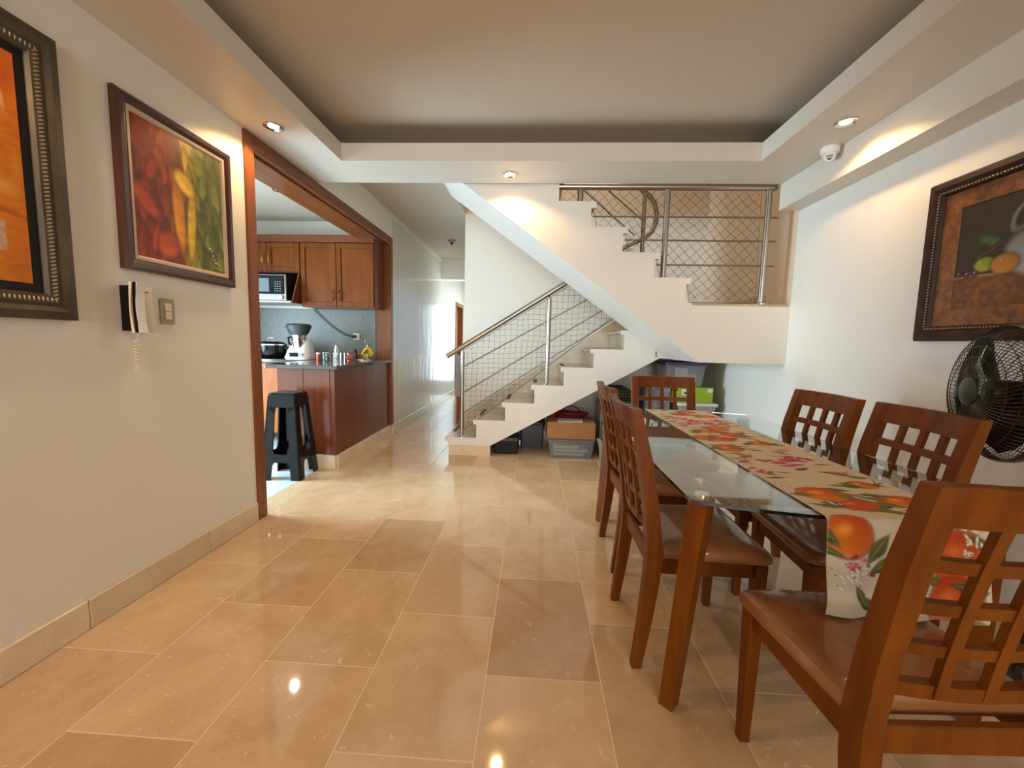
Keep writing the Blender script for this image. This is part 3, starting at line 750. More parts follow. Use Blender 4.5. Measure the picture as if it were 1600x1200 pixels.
for k in range(N_):
    s = k/N_; 
    if s < .5: p = Vector((XL+.04, 1.700+.004*math.sin(s*6), 1.175-.135*(s/.5)))
    else: p = Vector((XL+.026, 1.724+.004*math.sin(s*6), 1.04+.135*((s-.5)/.5)))
    if .44 < s < .56:
        a = (s-.44)/.12*math.pi; p = Vector((XL+.033, 1.712-.012*math.cos(a), 1.055-.02*math.sin(a)))
    w = k*2*math.pi/14
    path.append(p+Vector((.009*math.cos(w), .010*math.sin(w), 0)))
path += [(XL+.02, 1.735, 1.19), (XL+.016, 1.735, 1.207)]
bm = B(); tube(bm, path, .0025, 4); obj('coiled_cord', bm, 'cream_plastic', t, True)
t = thing('light_switch', (XL, 1.9, 1.25), 'grey double light switch plate beside the intercom', 'switch')
bm = B(); box(bm, XL+.0003, XL+.008, 1.862, 1.937, 1.251, 1.370, .002); obj('plate', bm, 'grey_switch', t)
for z0 in (1.272, 1.312):
    bm = B(); box(bm, XL+.0082, XL+.0125, 1.882, 1.917, z0, z0+.038, .0015); obj('rocker', bm, 'cream_plastic', t)

# ------------------------------------------------------------------ dining chairs
def yb(z):
    tt = (z-.45)/.53; return -.19-.045*tt-.05*tt*tt
def bent(bm, z0, z1, th, hw=.19, curve=.022, n=8):
    secs = []
    for k in range(n+1):
        x = -hw+2*hw*k/n; c = -curve*(1-(x/hw)**2)
        secs.append([(x, yb(z0)+c-th/2, z0), (x, yb(z0)+c+th/2, z0), (x, yb(z1)+c+th/2, z1), (x, yb(z1)+c-th/2, z1)])
    loft(bm, secs)
def make_chair():
    t = thing('dining_chair', (0, 0, 0), 'x', 'chair', 'dining chairs around the glass table')
    for s in (-1, 1):
        bm = B()
        secs = []
        for z, yy, w, d in ((0, -.232, .032, .036), (.2, -.208, .04, .046), (.36, -.194, .044, .054), (.45, -.19, .044, .056), (.60, yb(.60), .045, .052), (.80, yb(.80), .046, .046), (.9795, yb(.98), .048, .036)):
            secs.append(rect(s*.201, yy, z, w, d))
        loft(bm, secs); obj('back_leg', bm, 'wood_chair', t, local=True)
        bm = B(); loft(bm, [rect(s*.198, .19, 0, .028, .028), rect(s*.198, .19, .425, .042, .042)]); obj('leg', bm, 'wood_chair', t, local=True)
        bm = B(); box(bm, s*.198-.011, s*.198+.011, -.163, .168, .372, .432, .003); obj('apron', bm, 'wood_chair', t, local=True)
    bm = B(); box(bm, -.176, .176, .178, .20, .372, .432, .003); obj('apron', bm, 'wood_chair', t, local=True)
    bm = B(); box(bm, -.18, .18, -.205, -.185, .385, .448, .003); obj('apron', bm, 'wood_chair', t, local=True)
    bm = B(); bent(bm, .90, .98, .026, .1785); obj('top_rail', bm, 'wood_chair', t, local=True)
    for z in (.806, .714, .622):
        bm = B(); bent(bm, z, z+.026, .02, .1805, n=6); obj('rail', bm, 'wood_chair', t, local=True)
    bm = B(); bent(bm, .525, .557, .022, .1805, n=6); obj('rail', bm, 'wood_chair', t, local=True)
    for x in (-.09, 0, .09):
        c = -.022*(1-(x/.19)**2)
        bm = B(); loft(bm, [rect(x, yb(z)+c-.004, z, .024, .016) for z in (.53, .62, .72, .82, .902)]); obj('slat', bm, 'wood_chair', t, local=True)
    bm = B()
    secs = []
    def ring_(z, k, r):
        P_ = rrect(0, .012, z, .45*k, .43*k, r, 5)
        return [(x*(1+.05*(y/.2)), y, zz) for x, y, zz in P_]
    secs = [ring_(.4335, .97, .03), ring_(.442, 1.0, .035), ring_(.458, 1.0, .035), ring_(.470, .965, .035), ring_(.477, .86, .03), ring_(.480, .6, .02), ring_(.481, .2, .01)]
    loft(bm, secs)
    # keep the cushion clear of the back posts
    for v in bm.verts:
        if v.co.y < -.155: v.co.y = -.155-(v.co.y+.155)*-.15
    obj('seat', bm, 'leather', t, True, local=True)
    return t
ch = make_chair()
spots = [((.885, 1.0, 0), 3, 'wooden lattice-back chair in the foreground with the runner hanging onto its seat'),
         ((.648, 1.645, 0), -90, 'lattice-back chair on the open side of the table, nearer of the two'),
         ((.692, 2.285, 0), -90, 'lattice-back chair on the open side of the table, farther of the two'),
         ((.95, 2.75, 0), 180, 'lattice-back chair at the far table end by the storage boxes'),
         ((1.212, 2.14, 0), 90, 'wall-side lattice-back chair farther from the fan'),
         ((1.240, 1.655, 0), 87, 'wall-side lattice-back chair just in front of the fan')]
for i, (loc, rz, lab) in enumerate(spots):
    o = ch if i == 0 else copy_tree(ch)
    o.location = loc; o.rotation_euler = (0, 0, math.radians(rz)); o['label'] = lab

# ------------------------------------------------------------------ glass table
TZ = .752
TX0, TX1, TY0, TY1 = .475, 1.46, 1.185, 2.81
TBL = thing('dining_table', (.967, 2.0, 0), 'glass-topped dining table with square wooden legs', 'table')
pts = []
n = 14
for k in range(n+1):
    x = TX0+(TX1-TX0)*k/n; pts.append((x, TY0-.085*(1-((x-.967)/.4925)**2)))
for k in range(n+1):
    x = TX1-(TX1-TX0)*k/n; pts.append((x, TY1+.085*(1-((x-.967)/.4925)**2)))
bm = B(); prism(bm, pts, 'z', TZ-.010, TZ); g = obj('glass_top', bm, 'glass', TBL)
bm = B()
e0 = [bm.verts.new((p[0], p[1], TZ-.0095)) for p in pts]; e1 = [bm.verts.new((p[0], p[1], TZ-.0005)) for p in pts]
cen = Vector((.967, 2.0, 0))
for i in range(len(pts)):
    bm.faces.new((e0[i], e0[(i+1) % len(pts)], e1[(i+1) % len(pts)], e1[i]))
bmesh.ops.scale(bm, vec=(1.0008, 1.0006, 1), verts=bm.verts, space=Matrix.Translation(-cen))
obj('glass_rim', bm, 'glass_edge', g)
for sx, sy in ((0, 0), (1, 0), (0, 1), (1, 1)):
    xb_, xt = (.487, .535) if sx == 0 else (1.447, 1.40)
    yb_, yt = (1.285, 1.255) if sy == 0 else (2.71, 2.74)
    def dia(x, y, z, r): return [(x+r, y, z), (x, y+r, z), (x-r, y, z), (x, y-r, z)]
    bm = B(); loft(bm, [dia(xb_, yb_, 0, .033), dia(xt, yt, .725, .042)]); l = obj('leg', bm, 'wood_chair', TBL)
    bm = B(); lathe(bm, [(.022, .7255), (.022, .7415)], (xt, yt, 0), 16); obj('glass_disc', bm, 'chrome', l, True)
# runner
def runner():
    hw = .205; cx = 1.003; z0 = TZ+.0025
    yn, yf = TY0-.086, TY1+.086
    prof = []
    for k in range(60): prof.append((yf+.006+.004*math.sin(k*.2), z0-.012-.24*(1-k/60)))
    for k in range(6): a = k/5*math.pi/2; prof.append((yf-.006+.012*math.cos(a), z0-.012+.012*math.sin(a)))
    for k in range(1, 700): prof.append((yf-.006+(yn+.006-yf+.006)*k/700, z0))
    for k in range(6): a = k/5*math.pi/2; prof.append((yn+.006-.012*math.sin(a), z0-.012+.012*math.cos(a)))
    HN = z0-.012-.490
    for k in range(1, 130):
        s = k/129; prof.append((yn-.006-.012*math.sin(s*3)-.01*s, z0-.012-HN*s))
    prof = np.array(prof); nv = len(prof); nu = 150
    dist = np.concatenate([[0], np.cumsum(np.hypot(*(prof[1:]-prof[:-1]).T))])
    i_n = 65+700
    sref = dist[i_n]     # arc length at the near fold
    u = np.linspace(-hw, hw, nu)
    U = np.repeat(u, nv); Vv = np.tile(sref-dist, nu)      # metres from the near fold, negative on the hanging front
    P = np.stack([cx+U, np.tile(prof[:, 0], nu), np.tile(prof[:, 1], nu)], 1)
    hang = np.clip(-Vv/.25, 0, 1)
    P[:, 1] += -.008*hang*(1+np.sin(U*38+1.0)); P[:, 0] += .01*hang*np.sin(Vv*18)*(np.abs(U)/hw)
    P[:, 2] += np.where(Vv > .03, .0006*np.sin(U*60+Vv*25)+.0006, 0)
    pc = Pic(U, Vv, (205, 190, 164)); rr = random.Random(11)
    G1, G2, G3 = (70, 78, 34), (104, 108, 50), (44, 52, 26)
    def leaf(x, y, a, l=.055, w=.017, c=None):
        pc.ell(x, y, l, w, a, c or rr.choice((G1, G2, G3)), G2, .3, None, .85)
        pc.ell(x, y, l*.9, .0016, a, (140, 140, 80), None, .5)
    def stem(x, y, a, l):
        for k in range(14): pc.ell(x+math.cos(a+.02*k)*l*k/14, y+math.sin(a+.02*k)*l*k/14, .006, .0022, a, G1, None, .5)
    def orange(x, y, rx, ry, deep=0):
        pc.ell(x, y, rx, ry, 0, (222, 126, 18) if not deep else (206, 84, 24), (190, 64, 12), .1, (160, 64, 14))
        for i in range(3): leaf(x+rr.choice((-1, 1))*rx*rr.uniform(.75, 1.1), y+rr.uniform(-.9, .9)*ry, rr.uniform(-.7, .7), rr.uniform(.035, .06), rr.uniform(.013, .02))
        pc.ell(x-rx*.2, y+ry*.25, rx*.5, ry*.4, .4, (240, 156, 50) if not deep else (226, 116, 50), None, .9)
    def pink(x, y, k=1.0):
        for i in range(20): pc.ell(x+rr.gauss(0, .034*k), y+rr.gauss(0, .022*k), rr.uniform(.012, .026)*k, rr.uniform(.007, .014)*k, rr.uniform(-.6, .6), rr.choice(((176, 44, 84), (198, 70, 100), (214, 120, 130), (150, 30, 66))), None, .4)
    def white(x, y, k=1.0):
        for i in range(16):
            a, d = rr.uniform(0, 6.28), rr.uniform(0, .035*k); xx, yy = x+d*math.cos(a), y+d*math.sin(a)*1.1
            pc.ell(xx, yy, .009*k, .0038*k, rr.uniform(0, 3.14), (236, 230, 216), (208, 204, 186), .3, (130, 126, 96)); 
        for i in range(8): pc.ell(x+rr.gauss(0, .02*k), y+rr.gauss(0, .02*k), .003, .003, 0, (96, 92, 40), None, .4)
    # small sprigs first, under the large motifs
    for k in range(46):
        y = .05+1.75*k/46; x = rr.uniform(-.18, .18); a = rr.choice((.15, -.25, .5, -.6, 2.7))
        leaf(x, y, a, rr.uniform(.03, .06), rr.uniform(.010, .017))
        if k % 3 == 0: stem(x, y, a+.3, .09)
        if k % 4 == 1: white(x+.03, y+.02, .55)
    # hanging front
    leaf(-.075, -.085, .95, .06, .024, G1); leaf(-.055, -.125, .55, .062, .022, G3)
    orange(-.150, -.052, .062, .058)
    pink(-.135, -.125, .5); white(-.145, -.155, 1.25); leaf(-.10, -.235, -.7, .05, .02, G3); leaf(-.12, -.21, -1.1, .04, .015, G1)
    orange(.13, -.10, .07, .075, 1); white(.155, -.06, 1.1); leaf(.09, -.19, .5, .05, .02); orange(.12, -.22, .065, .07, 1); leaf(.15, -.175, -.2, .05, .02)
    # top, near to far
    orange(-.055, .085, .075, .045, 1); leaf(.0, .045, -.3, .08, .017); white(-.12, .10, .8); orange(-.095, .165, .072, .058); leaf(-.03, .14, -.5, .06, .015)
    leaf(-.155, .07, -.4, .05, .016)
    orange(.11, .125, .072, .05); leaf(.06, .17, -.1, .06, .016); leaf(.05, .09, -.35, .05, .014); stem(.02, .045, .25, .12); leaf(.10, .05, .2, .04, .014)
    stem(-.02, .24, .15, .15); leaf(.03, .25, -.15, .07, .012); orange(.10, .27, .045, .035); leaf(.07, .25, -.5, .04, .014); white(-.17, .22, .6)
    leaf(.11, .38, -.35, .06, .02); pc.ell(.12, .40, .04, .015, -.2, (196, 96, 60), None, .4); leaf(.15, .35, .1, .05, .014)
    pink(-.165, .38, .8); leaf(-.09, .38, -.1, .04, .008)
    pink(-.03, .52, 1.25); pink(.07, .575, 1.1); stem(-.14, .55, -.25, .12); leaf(.13, .50, .1, .05, .008); pink(-.12, .58, .55)
    orange(-.125, .72, .058, .062); leaf(-.16, .68, .2, .045, .014); leaf(-.06, .76, .1, .05, .01); leaf(-.17, .76, -.2, .04, .014); stem(-.05, .73, 0, .14)
    leaf(.09, .70, .1, .05, .012); pc.ell(.12, .73, .04, .014, 0, (210, 140, 110), None, .4); orange(.07, .83, .055, .04, 0); leaf(.13, .80, -.2, .04, .012)
    leaf(.0, .80, 0, .02, .018, G3)
    orange(-.14, .92, .06, .05); orange(-.07, .90, .06, .045, 1); leaf(-.15, .87, .2, .05, .014); leaf(-.08, .97, .3, .05, .014)
    orange(.03, 1.0, .06, .05, 1); orange(-.06, 1.08, .07, .045); leaf(.0, 1.06, .1, .06, .013); orange(.02, 1.16, .06, .045); leaf(.10, 1.08, .2, .04, .012); leaf(-.14, 1.03, .1, .04, .012)
    for (x, y) in ((-.10, 1.28), (.02, 1.30), (.10, 1.25), (-.02, 1.38), (.12, 1.40)): pink(x, y, 1.1)
    for (x, y) in ((-.15, 1.22), (.15, 1.33)): leaf(x, y, .1, .05, .013)
    orange(.12, 1.55, .06, .05); orange(-.02, 1.60, .06, .045, 1); leaf(.05, 1.50, .2, .05, .013); leaf(-.13, 1.52, 0, .04, .013); pink(-.10, 1.45, 1.0); orange(.05, 1.70, .06, .05); white(-.12, 1.66, 1); leaf(-.08, 1.75, .3, .05, .014)
    hem = (np.abs(U) > hw-.004) | (Vv < -HN-.005); pc.blend(hem*.35, L_((180, 160, 120)))
    o = paint_grid('table_runner', P, nu, nv, pc.C, 'runner_cloth', None, .0012)
    return tag(o, 'cream table runner printed with oranges and blossoms along the glass table', 'table runner')
runner()

# ------------------------------------------------------------------ fan
FR = .242; FC = Vector((0, 0, 0))
FP = Vector((1.695, 1.545, 1.062)); FROT = math.radians(-20)      # head centre; axis faces -x turned towards the stairs
FM = Matrix.Translation(FP) @ Matrix.Rotation(FROT, 4, 'Z')
def fpart(name, bm, m_, parent, smooth=False):
    bmesh.ops.transform(bm, matrix=FM, verts=bm.verts); return obj(name, bm, m_, parent, smooth)
FB = FM @ Vector((.155, 0, 0))
t = thing('pedestal_fan', (FB.x, FB.y, 0), 'dark metal-caged fan standing under the still life painting', 'fan')
bm = B(); lathe(bm, [(FR, -.02), (FR+.006, -.012), (FR+.006, .012), (FR, .02), (FR-.004, .012), (FR-.004, -.012), (FR, -.02)], FC, 48, 'x', cap=False); fpart('cage_rim', bm, 'fan_dark', t, True)
def dome(bm, sgn, depth, nrad, nring, r, wr):
    for k in range(nrad):
        a = 2*math.pi*k/nrad; P_ = []
        for s in range(9):
            q = s/8; rad = r+(FR-r)*q; a2 = a+.35*(1-q)
            P_.append((sgn*depth*math.sqrt(max(0, 1-q**2.6)), rad*math.cos(a2), rad*math.sin(a2)))
        tube(bm, P_, wr, 3, caps=False)
    for j in range(1, nring+1):
        q = j/(nring+1); rad = r+(FR-r)*q; xx = sgn*depth*math.sqrt(max(0, 1-q**2.6))
        tube(bm, [(xx, rad*math.cos(b), rad*math.sin(b)) for b in [2*math.pi*i/36 for i in range(36)]], wr, 3, closed=True)
bm = B(); dome(bm, -1, .095, 84, 4, .05, .0015); fpart('front_grille', bm, 'fan_dark', t)
bm = B(); dome(bm, 1, .095, 84, 4, .07, .0015); fpart('back_grille', bm, 'fan_dark', t)
bm = B(); lathe(bm, [(.052, -.094), (.052, -.100), (.035, -.106), (.0005, -.108)], FC, 24, 'x', cap=False); fpart('badge', bm, 'dark_grey', t, True)
bm = B(); lathe(bm, [(.072, .098), (.08, .11), (.08, .19), (.06, .215), (.0005, .22)], FC, 24, 'x', cap=False); fpart('motor', bm, 'fan_dark', t, True)
bm = B(); lathe(bm, [(.0005, -.05), (.04, -.045), (.045, -.01), (.045, .04)], FC, 20, 'x', cap=False); tube(bm, [(.03, 0, 0), (.1, 0, 0)], .01); hub = fpart('hub', bm, 'fan_dark', t, True)
for k in range(3):
    a = math.radians((-42, 84, 204)[k]); bm = B(); secs = []
    for q in (0.0, .25, .5, .75, 1.0):
        rad = .043+.172*q; wdt = .05+.085*math.sin(math.pi*min(1, q*.75+.15)); tw = .75-.35*q
        secs.append([(e*wdt*math.sin(tw)*.6+.006*(1-e*e), e*wdt*math.cos(tw), rad) for e in (-1, -.5, 0, .5, 1)])
    V0 = [[bm.verts.new(p) for p in row] for row in secs]
    for A, C_ in zip(V0, V0[1:]):
        for i in range(4): bm.faces.new((A[i], A[i+1], C_[i+1], C_[i]))
    bmesh.ops.solidify(bm, geom=bm.faces, thickness=.002)
    bmesh.ops.transform(bm, matrix=Matrix.Rotation(a, 4, 'X'), verts=bm.verts); fpart('blade', bm, 'fan_dark', t, True)
bm = B(); tube(bm, [(FB.x, FB.y, .03), (FB.x, FB.y, .55)], .018, 12); tube(bm, [(FB.x, FB.y, .55), (FB.x, FB.y, .985)], .012, 12); obj('pole', bm, 'fan_dark', t, True)
bm = B(); lathe(bm, [(.125, 0), (.125, .012), (.09, .022), (.03, .032), (.022, .06)], (FB.x, FB.y, 0), 32); obj('base', bm, 'fan_dark', t, True)
bm = B(); tube(bm, [(FB.x-.05, FB.y+.06, .02), (1.76, 1.70, .008), (1.64, 1.80, .006), (1.5, 1.86, .006), (1.42, 1.95, .006), (1.5, 2.1, .006), (1.7, 2.05, .006), (1.84, 1.92, .006)], .004, 6); cb = obj('cord', bm, 'cable', t, True)
bm = B(); box(bm, 1.59, 1.63, 1.79, 1.82, .008, .026, .004); obj('plug', bm, 'black_matte', cb)

# ------------------------------------------------------------------ storage under the stairs
def bin_shell(bm, x0, x1, y0, y1, z0, z1, tp=.03, th=.004, lip=.012):
    def rg(z, k, off): return rrect((x0+x1)/2, (y0+y1)/2, z, (x1-x0)-2*tp*(1-k)-2*off, (y1-y0)-2*tp*(1-k)-2*off, .03, 4)
    loft(bm, [rg(z0, 0, 0), rg(z1-.014, .95, 0), rg(z1-.014, .95, -lip), rg(z1, 1, -lip), rg(z1, 1, th), rg(z0+.004, 0, th)])
def lid(bm, x0, x1, y0, y1, z0, z1):
    c = ((x0+x1)/2, (y0+y1)/2); w, d = x1-x0, y1-y0
    loft(bm, [rrect(*c, z0, w, d, .03), rrect(*c, z1-.006, w, d, .03), rrect(*c, z1, w-.02, d-.02, .025)])
t = thing('toolbox', (-.27, 4.4, 0), 'low black plastic toolbox under the foot of the stairs', 'toolbox')
bm = B(); loft(bm, [rrect(-.275, 4.40, 0, .25, .20, .02), rrect(-.275, 4.40, .145, .285, .225, .02)]); obj('body', bm, 'black_matte', t)
bm = B(); lid(bm, -.418, -.132, 4.286, 4.514, .146, .185); l = obj('lid', bm, 'dark_grey', t)
bm = B(); tube(bm, [(-.34, 4.4, .18), (-.33, 4.4, .205), (-.22, 4.4, .205), (-.21, 4.4, .18)], .009, 8); obj('handle', bm, 'black_plastic', l, True)
bm = B(); box(bm, -.131, -.118, 4.34, 4.37, .09, .15, .003); obj('clasp', bm, 'brass', t)
t = thing('storage_crate', (0.0, 4.75, 0), 'dark charcoal storage crate behind the toolbox', 'crate')
bm = B(); loft(bm, [rrect(.005, 4.75, 0, .25, .36, .02), rrect(.005, 4.75, .27, .27, .38, .02)]); obj('body', bm, 'dark_grey', t)
bm = B(); lid(bm, -.14, .15, 4.55, 4.95, .271, .315); obj('lid', bm, 'black_matte', t)
t = thing('clear_bin', (.41, 4.4, 0), 'clear plastic bin of papers under the cardboard box', 'storage bin')
bm = B(); bin_shell(bm, .175, .665, 4.19, 4.60, 0, .205); obj('shell', bm, 'clear_plastic', t)
for (a, b, c_, d2, z, rz) in ((.24, .56, 4.26, 4.5, .02, .1), (.26, .60, 4.25, 4.5, .06, -.2), (.24, .5, 4.24, 4.45, .10, .2)):
    bm = B(); box(bm, a, b, c_, d2, z, z+.03, .004); obj('paper_bundle', bm, 'paper', t)
t = thing('cardboard_box', (.41, 4.4, .207), 'brown cardboard box with a white sheet on the clear bin', 'box')
bm = B(); box(bm, .165, .665, 4.21, 4.57, .207, .385, .003); o = obj('carton', bm, 'cardboard', t)
bm = B(); box(bm, .412, .418, 4.209, 4.571, .3855, .3865); obj('flap_seam', bm, 'black_matte', o)
bm = B(); prism(bm, [(.27, 4.22), (.53, 4.20), (.55, 4.42), (.29, 4.44)], 'z', .3868, .3885); tag(obj('paper_sheet', bm, 'paper'), 'white paper sheet lying on the cardboard box', 'paper')
bm = B(); rr = random.Random(2); P_ = []
for k in range(230):
    a = k*.33; rr_ = .10+.035*math.sin(k*.21)+.012*math.sin(k*.77)
    P_.append((.44+rr_*1.35*math.cos(a), 4.50+rr_*.55*math.sin(a), .410+.035*(k/230)+.012*math.sin(k*.5)))
tube(bm, P_, .0065, 5); t = tag(obj('cable_coil', bm, 'red_cable', None, True), 'tangled coil of dark red cable on the cardboard box', 'cable')
bm = B(); tube(bm, [(.33+.11*math.cos(a)+.1, 4.50, .42+.095*math.sin(a)) for a in [math.pi*i/14 for i in range(15)]], .006, 6); obj('black_loop', bm, 'cable', t, True)
t = thing('drawer_stack', (.92, 4.53, 0), 'stack of translucent plastic drawers beside the clear bin', 'drawer unit')
bm = B(); box(bm, .735, 1.10, 4.34, 4.72, 0, .02, .004)
for z in (.20, .39, .585): box(bm, .735, 1.10, 4.34, 4.72, z-.012, z, .003)
for x in (.735, 1.092): box(bm, x, x+.008, 4.345, 4.72, .02, .19); box(bm, x, x+.008, 4.345, 4.72, .2, .378); box(bm, x, x+.008, 4.345, 4.72, .39, .572)
obj('frame', bm, 'cloudy_plastic', t)
for z0 in (.024, .205, .395):
    bm = B(); box(bm, .748, 1.088, 4.33, 4.70, z0, z0+.155, .008); d = obj('drawer', bm, 'cloudy_plastic', t)
    bm = B(); box(bm, .86, .97, 4.318, 4.329, z0+.10, z0+.125, .003); obj('pull', bm, 'white_plastic', d)
for k, (m_, w) in enumerate((('green_dark', .36), ('black_matte', .34), ('green_dark', .33), ('dark_grey', .34), ('green_dark', .30), ('black_matte', .28))):
    bm = B(); z0 = .586+k*.028; box(bm, .80+.02*math.sin(k*2.1), .80+w*.8+.02*math.sin(k*2.1), 4.35+.01*k, 4.65, z0, z0+.0265, .008, 2)
    tag(obj('folded_bag', bm, m_), ['dark green folded bag at the bottom of the pile on the drawers', 'black folded bag second from the bottom on the drawers', 'green folded bag third from the bottom on the drawers', 'charcoal folded bag fourth from the bottom on the drawers', 'green folded bag just below the top on the drawers', 'black folded bag topping the pile on the drawers'][k], 'bag', 'folded bags on the drawer stack')
bm = B(); P_ = []
V0 = []
for k in range(12):
    s = k/11; x = .685+.02*math.sin(s*3); z = .235-.22*s; y = 4.165-.02*math.sin(s*2)
    V0.append([bm.verts.new((x-.012+.02*s, y, z)), bm.verts.new((x+.028+.025*s, y+.01, z))])
for A, C_ in zip(V0, V0[1:]): bm.faces.new((A[0], A[1], C_[1], C_[0]))
bmesh.ops.solidify(bm, geom=bm.faces, thickness=.003)
tag(obj('white_strap', bm, 'paper', None, True), 'limp white strap hanging between the clear bin and the drawers', 'strap')
# right-hand stack
t = thing('storage_tub', (1.62, 4.45, 0), 'wide grey tub at the bottom of the right-hand storage stack', 'tub')
bm = B(); bin_shell(bm, 1.30, 1.93, 4.24, 4.75, 0, .31); obj('shell', bm, 'cloudy_plastic', t)
bm = B(); lid(bm, 1.29, 1.94, 4.23, 4.76, .3105, .335); obj('lid', bm, 'grey_switch', t)
t = thing('storage_tub', (1.62, 4.45, .336), 'white-lidded grey tub below the lime green box', 'tub')
bm = B(); bin_shell(bm, 1.52, 1.905, 4.26, 4.70, .336, .596); obj('shell', bm, 'cloudy_plastic', t)
bm = B(); lid(bm, 1.505, 1.92, 4.245, 4.715, .5965, .622); obj('lid', bm, 'white_plastic', t)
bm = B(); box(bm, 1.55, 1.88, 4.30, 4.66, .345, .45, .02); obj('contents', bm, 'dark_grey', t)
t = thing('grey_carton', (1.40, 4.4, .336), 'mottled grey carton left of the lime green box', 'carton')
bm = B(); box(bm, 1.20, 1.43, 4.27, 4.6, .336, .783, .004); obj('carton', bm, mat('mottled', (150, 150, 152), .6, var=((84, 84, 90), (26, 26, 26), 4)), t)
t = thing('green_carton', (1.65, 4.45, .623), 'lime green carton under the purple-lidded bin', 'carton')
bm = B(); box(bm, 1.445, 1.86, 4.27, 4.62, .623, .785, .003); o = obj('carton', bm, 'green_box', t)
bm = B(); box(bm, 1.54, 1.62, 4.2685, 4.2695, .70, .765); obj('printed_patch', bm, 'paper', o)
bm = B(); box(bm, 1.80, 1.852, 4.2685, 4.2695, .735, .775); obj('printed_patch', bm, 'paper', o)
bm = B(); box(bm, 1.562, 1.60, 4.2675, 4.2683, .715, .735); obj('printed_mark', bm, 'green_dark', o)
bm = B(); box(bm, 1.46, 1.50, 4.2675, 4.2683, .745, .77); obj('printed_mark', bm, 'green_dark', o)
t = thing('purple_lid_bin', (1.57, 4.45, .786), 'clear storage bin with a purple lid tucked beneath the landing', 'storage bin')
bm = B(); bin_shell(bm, 1.37, 1.775, 4.27, 4.64, .786, 1.008, .02); obj('shell', bm, 'clear_plastic', t)
bm = B(); lid(bm, 1.345, 1.80, 4.25, 4.66, 1.0085, 1.045); obj('lid', bm, 'purple', t)
bm = B(); box(bm, 1.47, 1.60, 4.30, 4.302, .82, .98); obj('paper_inside', bm, 'paper', t)
bm = B(); bmesh.ops.create_icosphere(bm, subdivisions=2, radius=.07, matrix=Matrix.Translation((1.67, 4.42, .87)) @ Matrix.Diagonal((1, 1, 1.0, 1)))
for v in bm.verts: v.co += Vector(noise.noise_vector(v.co*30))*.012
obj('crumpled_wrap', bm, 'paper', t)

# corridor: cloth over a low wooden rack near the stair foot
t = thing('clothes_rack', (-.99, 5.85, 0), 'wooden rack with a white cloth over it beyond the stair foot', 'rack')
for y in (5.72, 5.98):
    for x in (-1.07, -.93):
        bm = B(); box(bm, x-.014, x+.014, y-.014, y+.014, 0, .98); obj('upright', bm, 'bricky', t)
bm = B(); box(bm, -1.084, -.916, 5.70, 5.70+.012, .08, .55); obj('panel', bm, 'bricky', t)
bm = B(); box(bm, -1.084, -.916, 5.706, 5.994, .9805, 1.0); obj('top_bar', bm, 'bricky', t)
bm = B(); V0 = []
for i in range(21):
    s = i/20; row = []
    for j in range(9):
        x = -1.10+.20*j/8; 
        if s < .45: y, z = 5.68+.01*math.sin(j*1.7+s*4), .42+(1.015-.42)*s/.45
        elif s < .6: y, z = 5.68+(.32)*(s-.45)/.15, 1.012
        else: y, z = 6.005+.008*math.sin(j*1.3), 1.012-.5*(s-.6)/.4
        row.append(bm.verts.new((x, y, z)))
    V0.append(row)
for A, C_ in zip(V0, V0[1:]):
    for j in range(8): bm.faces.new((A[j], A[j+1], C_[j+1], C_[j]))
bmesh.ops.solidify(bm, geom=bm.faces, thickness=.004)
tag(obj('white_cloth', bm, 'cloth_white', None, True), 'white cloth draped over the wooden rack in the corridor', 'cloth')

# ------------------------------------------------------------------ kitchen
# peninsula
t = thing('kitchen_peninsula', (-2.08, 4.2, 0), 'red-brown wooden peninsula cabinet closing the kitchen opening', 'cabinet')
bm = B(); box(bm, -2.34, -1.822, 3.60, 4.98, .125, .918); obj('carcass', bm, 'wood_panel', t)
for k in range(5):
    y0_ = 3.655+k*.264; bm = B(); box(bm, -1.8215, -1.803, y0_+.0015, y0_+.2625, .13, .918, .002); obj('plank', bm, 'wood_panel', t)
bm = B(); box(bm, -1.845, -1.798, 3.583, 3.654, .125, .918, .004); obj('corner_post', bm, 'wood_panel', t)
for k in range(2):
    x0_ = -2.34+k*.2475; bm = B(); box(bm, x0_+.001, x0_+.2465, 3.582, 3.5995, .13, .918, .002); obj('end_plank', bm, 'wood_panel', t)
bm = B(); box(bm, -2.33, -1.803, 3.572, 3.60, 0, .124, .004); obj('marble_plinth', bm, 'trim_marble', t)
n_ = 3
for k in range(n_):
    ya = 3.6005+k*.46; bm = B(); box(bm, -1.83, -1.786, ya, min(ya+.459, 4.984), 0, .124, .004); obj('marble_plinth', bm, 'trim_marble', t)
# back run base cabinets
for k in range(2):
    x1_ = -2.345-k*.75; x0_ = x1_-.745
    t = thing('base_cabinet', ((x0_+x1_)/2, 4.7, 0), ['lighter wooden base cabinet next to the peninsula under the granite', 'wooden base cabinet farther left along the kitchen back wall'][k], 'cabinet', 'kitchen base cabinets')
    bm = B(); box(bm, x0_, x1_, 4.43, 4.985, .1, .918); obj('carcass', bm, 'wood_cabinet', t)
    for j in range(2):
        xa = x0_+.003+j*.371; bm = B(); box(bm, xa, xa+.366, 4.408, 4.4295, .12, .91, .003); d = obj('door', bm, 'wood_cabinet_light', t)
        bm = B(); tube(bm, [(xa+.04+.28*(1-j), 4.407, .72), (xa+.04+.28*(1-j), 4.385, .73), (xa+.04+.28*(1-j), 4.385, .83), (xa+.04+.28*(1-j), 4.407, .84)], .005); obj('handle', bm, 'brass', d)
bm = B(); prism(bm, [(-1.755, 3.535), (-1.755, 4.98), (-3.85, 4.98), (-3.85, 4.375), (-2.42, 4.375), (-2.42, 3.535)], 'z', .920, .958, .004)
